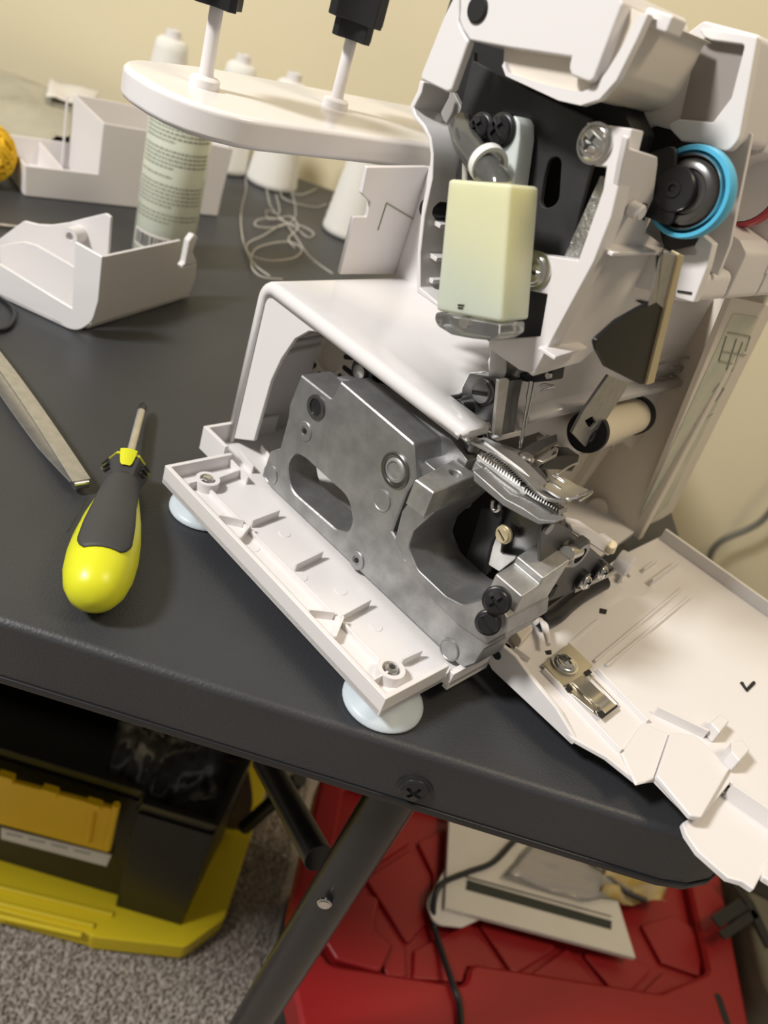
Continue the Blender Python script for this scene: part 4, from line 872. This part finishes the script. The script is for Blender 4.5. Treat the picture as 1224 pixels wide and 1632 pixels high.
while a < fa + .1:
    L = random.choice((.012, .02, .035)); wrapquad(bm, a, a + L, .014, .026, BR + .0003); a += L + random.choice((.012, .025, .03))
bb = from_bm('barcode_bars', bm, INK, None, 0); bb['kind'] = 'stuff'; adopt(bb, bt)

# ------------------------------------------------------------------ thread cones and loose thread
def cone(px, py, rb, h, label):
    c = wz(px, py, 0); c = c + Vector((0, rb * .8, 0))
    k = empty('thread_cone', c, label, 'thread cone', 'white thread cones at the back of the table')
    prof = [(0, .0006), (rb * .93, .0006), (rb, .004)]
    for i in range(1, 24):
        t = i / 24; prof.append((rb * (1 - .42 * t) + (.0004 if i % 2 else -.0002), .004 + (h - .012) * t))
    prof += [(rb * .56, h - .004), (rb * .40, h), (rb * .30, h)]
    adopt(lathe('thread_wrap', THREAD, prof + [(0, h)], c, (0, 0, 1), None, 36, 60), k)
    adopt(lathe('cone_core', WHITE, [(rb * .30, h - .002), (rb * .27, h + .009), (rb * .16, h + .010), (rb * .14, h + .004), (0, h + .004)], c, (0, 0, 1), None, 24), k)
cone(548, 382, .0330, .135, 'white thread cone closest to the white rear column of the sewing machine')
cone(424, 301, .0345, .132, 'white thread cone third from the left, loose threads trailing from its foot')
cone(347, 274, .0330, .132, 'white thread cone second from the left, rising behind the first black topped spool pin')
cone(240, 238, .0345, .132, 'leftmost white thread cone, mostly hidden by bin and bottle')
lt_ = empty('loose_thread', wz(430, 370, 0), 'tangle of loose white thread trailing over the table in front of the cones', 'thread')
THIN = mat('thin_thread', (.62, .60, .54), .8)
def strand(pts): adopt(tube('strand', THIN, [wz(x, y, .0015 + random.uniform(0, .004)) for x, y in pts], .0006, None, 5, 8), lt_)
strand([(390, 268), (392, 300), (384, 340), (388, 385), (405, 420), (430, 440)])
strand([(425, 300), (432, 330), (455, 355), (470, 375), (495, 410), (530, 436)])
strand([(462, 300), (470, 325), (468, 350), (440, 362), (408, 360), (412, 350), (440, 348), (470, 362), (490, 378), (500, 372), (480, 360), (450, 358), (420, 375), (395, 388), (398, 405), (430, 415), (470, 410), (480, 395), (455, 385), (410, 395), (400, 420), (415, 440), (450, 445)])
strand([(505, 300), (480, 310), (450, 305), (455, 318), (500, 330), (520, 325)])
strand([(440, 310), (445, 340), (425, 335), (430, 350), (462, 345), (475, 362), (460, 380), (470, 395)])

# yarn ball at the left edge, cord
yb = wz(-26, 288, 0) + Vector((0, 0, .028)); yn = bpy.data.meshes.new('yarn_ball')
YARN = mat('yellow_yarn', (0.80, 0.50, 0.02), .8)
bm = bmesh.new(); path = []
for i in range(420):
    t = i / 420; th = i * 1.93 + .2 * math.sin(i * .3); ph = math.acos(1 - 2 * ((i * .618) % 1)); 
    path.append(yb + Vector((math.sin(ph) * math.cos(th), math.sin(ph) * math.sin(th), math.cos(ph))) * .027)
path = []
for w_ in range(26):
    a = Vector((random.gauss(0, 1), random.gauss(0, 1), random.gauss(0, 1))).normalized(); u = a.orthogonal().normalized(); v = a.cross(u); rr = .0265 + random.uniform(-.0005, .0015)
    tube_bm(bm, [yb + (u * math.cos(q * .33) + v * math.sin(q * .33)) * rr for q in range(20)], .0022, 6)
bmesh.ops.create_icosphere(bm, subdivisions=3, radius=.0262, matrix=Matrix.Translation(yb))
tag(from_bm('yarn_ball', bm, YARN, None, 60), 'yellow yarn ball at the left end of the table beside the white bin', 'yarn')
tag(tube('cord', BLACK, [wz(-80, 545, .002), wz(-20, 530, .002), (wz(8, 524, .002)), wz(20, 512, .002), wz(22, 496, .002), wz(5, 478, .002), wz(-40, 455, .002)], .0016, None, 8), 'thin black cord curling beside the white cover at the table left', 'cord')
q0 = wz(-30, 358, .0025); tag(tube('needle_rod', BRUSH, [wz(-60, 352, .0025), wz(30, 362, .0025)], .0018, None, 8, 1), 'thin metal rod lying between the yarn ball and the white cover', 'rod')

# clear plastic sheet and tissue at the rear left
def sheet(name, m, P, nu, nv, amp, label, cat, th=.0004):
    bm = bmesh.new(); g = []
    for i in range(nu + 1):
        row = []
        for j in range(nv + 1):
            a, b = i / nu, j / nv
            p = (P[0] * (1 - a) + P[1] * a) * (1 - b) + (P[3] * (1 - a) + P[2] * a) * b
            row.append(bm.verts.new(p + Vector((0, 0, amp * (1.1 + math.sin(a * 9 + 3 * b) * .5 + math.sin(b * 14 - 4 * a) * .4 + random.uniform(-.25, .25))))))
        g.append(row)
    for i in range(nu):
        for j in range(nv): bm.faces.new((g[i][j], g[i + 1][j], g[i + 1][j + 1], g[i][j + 1]))
    o = from_bm(name, bm, m, None, 60); s = o.modifiers.new('thick', 'SOLIDIFY'); s.thickness = th; s.offset = 1
    return tag(o, label, cat)
HAZE = mat('hazy_plastic_sheet', (0.42, 0.40, 0.32), 0.25, spec=.5, coat=.4, col2=(0.30, 0.285, 0.23), nscale=14)
sheet('plastic_sheet', HAZE, [wz(-160, 235, .001), wz(150, 240, .001), Vector((-0.46, 1.22, TZ + .001)), Vector((-1.05, 1.22, TZ + .001))], 26, 22, .010, 'crumpled hazy plastic sheet spread over the rear left of the table', 'plastic sheet')
sheet('tissue', PAPER, [wz(73, 158, .014), wz(150, 172, .014), wz(160, 148, .014), wz(80, 130, .014)], 10, 8, .003, 'white scrap of tissue lying on the plastic sheet', 'tissue')

# grey cable on the right
tag(tube('power_cable', mat('grey_rubber_cable', (.16, .155, .13), .45), [wplane(1500, 560, (0, 1.26, 0), (0, 1, 0)), wplane(1340, 690, (0, 1.25, 0), (0, 1, 0)), wplane(1260, 770, (0, 1.25, 0), (0, 1, 0)), wplane(1222, 822, (0, 1.25, 0), (0, 1, 0)), wplane(1195, 842, (0, 1.25, 0), (0, 1, 0)), wplane(1150, 862, (0, 1.25, 0), (0, 1, 0)), wplane(1132, 885, (0, 1.25, 0), (0, 1, 0)), wplane(1132, 915, (0, 1.25, 0), (0, 1, 0)), wplane(1150, 980, (0, 1.25, 0), (0, 1, 0)), Vector((.80, 1.24, .12)), Vector((.82, 1.2, .006)), Vector((.95, 1.15, .006))], .0056, None, 10), 'grey power cable hanging in front of the wall at the table right end', 'cable')

# ------------------------------------------------------------------ black and yellow tote under the table
def fz_(px, py, h): return wplane(px, py, (0, 0, h), (0, 0, 1))
TYEL = mat('yellow_tote_plastic', (0.80, 0.62, 0.02), 0.38); TYEL2 = mat('yellow_latch_plastic', (0.80, 0.50, 0.006), 0.36); TBLK = mat('black_tote_plastic', (0.016, 0.015, 0.012), 0.35, spec=.4)
ly_ = empty('tote_lid', fz_(150, 1500, 0), 'yellow tote lid lying on the carpet beneath the black tote', 'lid')
c0, c1, c2_ = fz_(0, 1470, 0.0), fz_(282, 1528, 0.0), fz_(372, 1440, 0.0)
lidp = [(-0.60, 0.475), (fz_(140, 1508, .01).x, fz_(140, 1508, .01).y), (fz_(142, 1512, .01).x, fz_(142, 1512, .01).y), (fz_(290, 1528, .01).x, fz_(290, 1528, .01).y, .012), (fz_(352, 1482, .01).x, fz_(352, 1482, .01).y, .02), (fz_(392, 1372, .01).x, .95), (-0.60, 0.95)]
lid_ = adopt(prism('lid_rim', TYEL, [lidp], lambda a, b, k: Vector((a, b, .010 + .028 * k)), None, .004), ly_)
for (p, q) in (((-10, 1412), (180, 1458)), ((-10, 1438), (150, 1476)), ((-10, 1458), (130, 1490))):
    A, B = fz_(*p, .039), fz_(*q, .039); adopt(tube('lid_ridge', TYEL, [A + Vector((-.2, -.05, 0)) * 0, B], .0035, None, 8, 1), ly_)
tt = empty('storage_tote', fz_(150, 1450, 0), 'black plastic storage tote with yellow latch handle, open top, under the table', 'tote')
def tote_front(pts, name, m, y, th): return adopt(prism(name, m, [[(wplane(*p[:2], (0, y, 0), (0, 1, 0)).x, max(wplane(*p[:2], (0, y, 0), (0, 1, 0)).z, .038)) + tuple(p[2:]) for p in pts]], lambda a, b, k: Vector((a, y + th * k, b)), None, .002), tt)
Y1 = 0.541
def tp(px, py, y=Y1): return wplane(px, py, (0, y, 0), (0, 1, 0))
zr = tp(200, 1275).z; xr = tp(205, 1440).x
zb_ = .0385
xL = -0.60
# walls: front, right chamfer, right, back, left
RT = tp(392, 1280, .72)
loopb = [(xL, Y1), (xr - .012, Y1), (xr - .012, Y1 - .013), (tp(292, 1462, .53).x, Y1 - .013), (tp(392, 1330, .72).x - .03, .66), (tp(392, 1330, .72).x - .03, .92), (xL, .92)]
def ringwall(name, m, lp, z0, z1, th, flare=0.0):
    n = len(lp); cx = sum(p[0] for p in lp) / n; cy = sum(p[1] for p in lp) / n
    bm = bmesh.new(); R = []
    for z, f in ((z0, 1.0), (z1, 1.0 + flare)):
        for sgn in (0, 1):
            R.append([bm.verts.new((cx + (p[0] - cx) * f * (1 - sgn * th), cy + (p[1] - cy) * f * (1 - sgn * th * 1.6), z)) for p in lp])
    o0, i0_, o1, i1_ = R
    for i in range(n):
        j = (i + 1) % n
        bm.faces.new((o0[i], o0[j], o1[j], o1[i])); bm.faces.new((i0_[i], i0_[j], i1_[j], i1_[i])); bm.faces.new((o1[i], o1[j], i1_[j], i1_[i])); bm.faces.new((o0[i], o0[j], i0_[j], i0_[i]))
    return adopt(from_bm(name, bm, m, None, 40, .002), tt)
ZT = tp(205, 1268).z
ringwall('tote_body', TBLK, loopb, zb_, ZT, .012, .03)
ringwall('tote_rim', TBLK, [(p[0], p[1]) for p in loopb], ZT - .004, ZT + .022, .03, .045)
adopt(prism('tote_floor', TBLK, [loopb], lambda a, b, k: Vector((a, b, zb_ + .004 * k)), None, 0), tt)
yf = Y1 - .022
hl = adopt(prism('latch_handle', TYEL2, [[(wplane(*p, (0, yf, 0), (0, 1, 0)).x, wplane(*p, (0, yf, 0), (0, 1, 0)).z) for p in [(-60, 1218), (190, 1284), (176, 1352), (-60, 1290)]]], lambda a, b, k: Vector((a, yf - .006 * k, b)), None, .0015), tt)
for (a, b) in (((186, 1282), (172, 1352)), ((150, 1278), (140, 1340))):
    A, B = tp(*a, yf - .007), tp(*b, yf - .007); h_ = tube('latch_rib', TYEL2, [A, B], .004, None, 8, 1); h_.parent = hl; h_.location = (0, 0, 0)
for q in ((10, 1240), (80, 1262), (150, 1283)):
    A = tp(*q, yf - .008); h_ = wbox('latch_tooth', TYEL2, (A.x - .008, yf - .012, A.z - .004), (A.x + .008, yf - .004, A.z + .006)); h_.parent = hl
tl = adopt(prism('paper_tag', PAPER, [[(wplane(*p, (0, Y1 - .008, 0), (0, 1, 0)).x, wplane(*p, (0, Y1 - .008, 0), (0, 1, 0)).z) for p in [(2, 1318), (178, 1362), (170, 1380), (2, 1336)]]], lambda a, b, k: Vector((a, Y1 - .008 - .0008 * k, b)), None, 0), tt)
for k in range(4):
    A, B = tp(10 + 36 * k, 1328 + 9 * k, Y1 - .0092), tp(36 + 36 * k, 1334 + 9 * k, Y1 - .0092); h_ = tube('tag_print', INKG, [A, B], .0009, None, 4, 1); h_.parent = tl
CRINK = mat('crinkled_clear_bag', (0.16, 0.155, 0.15), 0.14, bump=1.0, bscale=60, spec=.6, coat=.5, col2=(.02, .02, .02), nscale=22)
o = sheet('plastic_bag', CRINK, [Vector((-.16, .60, ZT - .09)), Vector((-.01, .60, ZT - .09)), Vector((.0, .80, ZT - .07)), Vector((-.20, .80, ZT - .07))], 26, 20, .024, 'crumpled clear plastic bag lying in the open black tote', 'plastic bag')
for k in range(3): pass
A = [tp(374, 1212, .66), tp(379, 1222, .66), tp(384, 1240, .66), tp(388, 1278, .66), tp(380, 1300, .66), tp(368, 1320, .665)]
tag(ribbon('strap', mat('brown_strap', (.13, .085, .05), .6), spline(A, 4), (1, .2, 0), .024, .003), 'brown strap hanging over the right side of the black tote', 'strap')

# ------------------------------------------------------------------ red tote under the table
TR = mat('red_tote_plastic', (0.30, 0.012, 0.014), 0.38, spec=.5); TR2 = TR
rt = empty('red_tote', Vector((.33, .50, 0)), 'red lidded storage tote with ribbed lid and black body, on the carpet under the table', 'tote')
ZL = TZ - .50
def rz_(px, py, z=ZL): return fz_(px, py, z)
def poly(pts, z=ZL): return [(rz_(p[0], p[1], z).x, rz_(p[0], p[1], z).y) + tuple(p[2:]) for p in pts]
lidout = poly([(520, 1240), (1130, 1395), (1190, 1700), (1120, 1740), (480, 1655), (462, 1560), (470, 1440)])
adopt(prism('lid_base', TR, [lidout], lambda a, b, k: Vector((a, b, ZL - .016 + .016 * k)), None, .004, .02), rt)
adopt(prism('lid_rim', TR, [poly([(510, 1236), (1136, 1390), (1194, 1708), (1120, 1750), (478, 1662), (456, 1562), (464, 1440)]), poly([(545, 1262), (1082, 1395), (1118, 1560), (1040, 1592), (740, 1545), (735, 1582), (520, 1548), (500, 1520), (520, 1400)])], lambda a, b, k: Vector((a, b, ZL - .03 + .046 * k)), None, .004, .012), rt)
adopt(prism('lid_corner_ramp', TR, [poly([(560, 1430), (600, 1440), (590, 1490), (620, 1515), (600, 1560), (530, 1540), (505, 1500), (520, 1450)])], lambda a, b, k: Vector((a, b, ZL + .014 * k)), None, .004, .006), rt)
CH = lambda pts: [p[:2] for p in crop(380, 1200, .6895, pts)]
hexes = [CH(h) for h in ([(290, 110), (365, 150), (395, 212), (285, 284), (225, 300), (240, 200)], [(290, 296), (398, 226), (436, 285), (428, 400), (388, 448)], [(410, 212), (478, 178), (560, 200), (640, 330), (540, 380), (440, 408), (446, 285)],
    [(402, 460), (530, 398), (614, 508), (525, 498), (515, 535), (400, 528)], [(546, 392), (740, 450), (640, 514), (625, 508)], [(660, 524), (755, 456), (866, 590), (850, 640), (800, 625), (690, 540)], [(786, 464), (905, 480), (955, 502), (880, 578)], [(976, 512), (1060, 540), (1030, 640), (895, 640), (890, 596)], [(925, 402), (1000, 380), (1065, 420), (1062, 522), (972, 490)], [(280, 310), (382, 458), (384, 525), (340, 520), (300, 430), (240, 380)])]
for h_ in hexes:
    adopt(prism('lid_panel', TR, [poly(h_)], lambda a, b, k: Vector((a, b, ZL - .001 + .0065 * k)), None, .002, .004), rt)
bx0, bx1 = min(p[0] for p in lidout) + .012, max(p[0] for p in lidout) - .02; by0, by1 = min(p[1] for p in lidout) + .012, max(p[1] for p in lidout) - .02
blo = [(p[0] + (.33 - p[0]) * .05, p[1] + (.50 - p[1]) * .06) for p in lidout]
adopt(prism('tote_body', TBLK, [blo], lambda a, b, k: Vector((a, b, .0005 + (ZL - .02) * k)), None, .004, .015), rt)
q = rz_(1152, 1608, ZL + .017); adopt(prism('handle_slot', BLACKM, [fillet(rect(-.004, -.016, .004, .016), .004)], lambda a, b, k: Vector((q.x + a - b * .15, q.y + b, ZL + .0162 + .0004 * k)), None, 0), rt)

ZP = ZL + .0165
def stack(name, pts, z, th, m, label, cat, r=0.0):
    return tag(prism(name, m, [poly(pts, z)], lambda a, b, k: Vector((a, b, z + th * k)), None, .0006, r), label, cat)
stack('white_pouch', [(712, 1380), (740, 1300), (900, 1330), (820, 1440), (735, 1480), (690, 1475), (678, 1440)], ZP, .003, WHITE, 'white rounded pouch edge showing under the booklet on the red tote', 'pouch', .012)
mn = empty('booklet', rz_(850, 1400, ZP), 'white printed booklet with a dark strip, lying on the red tote lid', 'booklet')
zb2 = ZP + .0036
bk = adopt(prism('pages', PAPER, [poly([(716, 1290), (950, 1330), (1012, 1528), (708, 1448)], zb2 + .004)], lambda a, b, k: Vector((a, b, zb2 + .006 * k)), None, .0006), mn)
adopt(prism('printed_strip', INK, [poly([(744, 1402), (975, 1468), (974, 1482), (742, 1418)], zb2 + .006)], lambda a, b, k: Vector((a, b, zb2 + .0062 + .0002 * k)), None, 0), mn)
adopt(prism('printed_rule', INK, [poly([(742, 1396), (974, 1460), (974, 1462), (742, 1399)], zb2 + .006)], lambda a, b, k: Vector((a, b, zb2 + .0062 + .0002 * k)), None, 0), mn)
SLV = mat('clear_sleeve', (.8, .78, .78), .08, trans=.75, bump=.6, bscale=40)
sheet('clear_sleeve', SLV, [rz_(800, 1400, zb2 + .009), rz_(930, 1440, zb2 + .009), rz_(1010, 1420, zb2 + .009), rz_(860, 1330, zb2 + .009)], 12, 10, .004, 'crinkled clear sleeve lying over the booklet on the red tote', 'sleeve')
sheet('thread_bag', mat('coloured_bag', (.55, .45, .30), .3, col2=(.55, .40, .05), nscale=40, coat=.3), [rz_(945, 1440, ZP), rz_(1050, 1450, ZP), rz_(1060, 1385, ZP), rz_(960, 1370, ZP)], 14, 10, .012, 'small clear bag of yellow and tan scraps near the red tote right end', 'bag')
zc = zb2 + .012
tag(tube('black_lead', BLACK, [rz_(830, 1330, zc), rz_(815, 1345, zc), rz_(785, 1375, zc), rz_(745, 1390, zc), rz_(705, 1408, zc), rz_(692, 1435, zc - .006), rz_(692, 1475, ZL + .012), rz_(705, 1520, ZL + .012), rz_(722, 1570, ZL + .022), rz_(732, 1600, ZL + .022), rz_(736, 1660, ZL + .022)], .0032, None, 10), 'black cable crossing the booklet and running down over the red tote lid', 'cable')
tag(tube('black_lead', BLACK, [rz_(900, 1340, zc), rz_(940, 1378, zc), rz_(975, 1405, zc), rz_(1000, 1422, zc), rz_(1030, 1436, zc)], .0032, None, 10), 'short black cable by the scrap bag on the red tote', 'cable')

# khaki case right of the red tote
kc = empty('khaki_case', Vector((.70, .62, 0)), 'khaki fabric case with black straps standing right of the red tote', 'case')
KH = mat('khaki_fabric', (.17, .155, .115), .8, bump=.3, bscale=600, noise=.2, nscale=20)
zk = TZ - .46
kp = [(rz_(p[0], p[1], zk).x, rz_(p[0], p[1], zk).y) for p in [(1110, 1370), (1330, 1330), (1500, 1640), (1340, 1760), (1200, 1700)]]
kp = [(.60, .50), (.98, .44), (1.0, .90), (.62, .92)]
adopt(prism('case_body', KH, [kp], lambda a, b, k: Vector((a, b, .0005 + zk * k)), None, .01, .03), kc)
def strapk(pts, wd):
    P = [rz_(x, y, zk + .002) for x, y in pts]; d = (P[-1] - P[0]).normalized()
    adopt(ribbon('strap', BLACKM, P, Vector((-d.y, d.x, 0)), wd, .002), kc)
strapk([(1140, 1470), (1185, 1440)], .014); strapk([(1150, 1492), (1205, 1455)], .010); strapk([(1165, 1400), (1195, 1440), (1228, 1510)], .012); strapk([(1190, 1400), (1230, 1420)], .03)
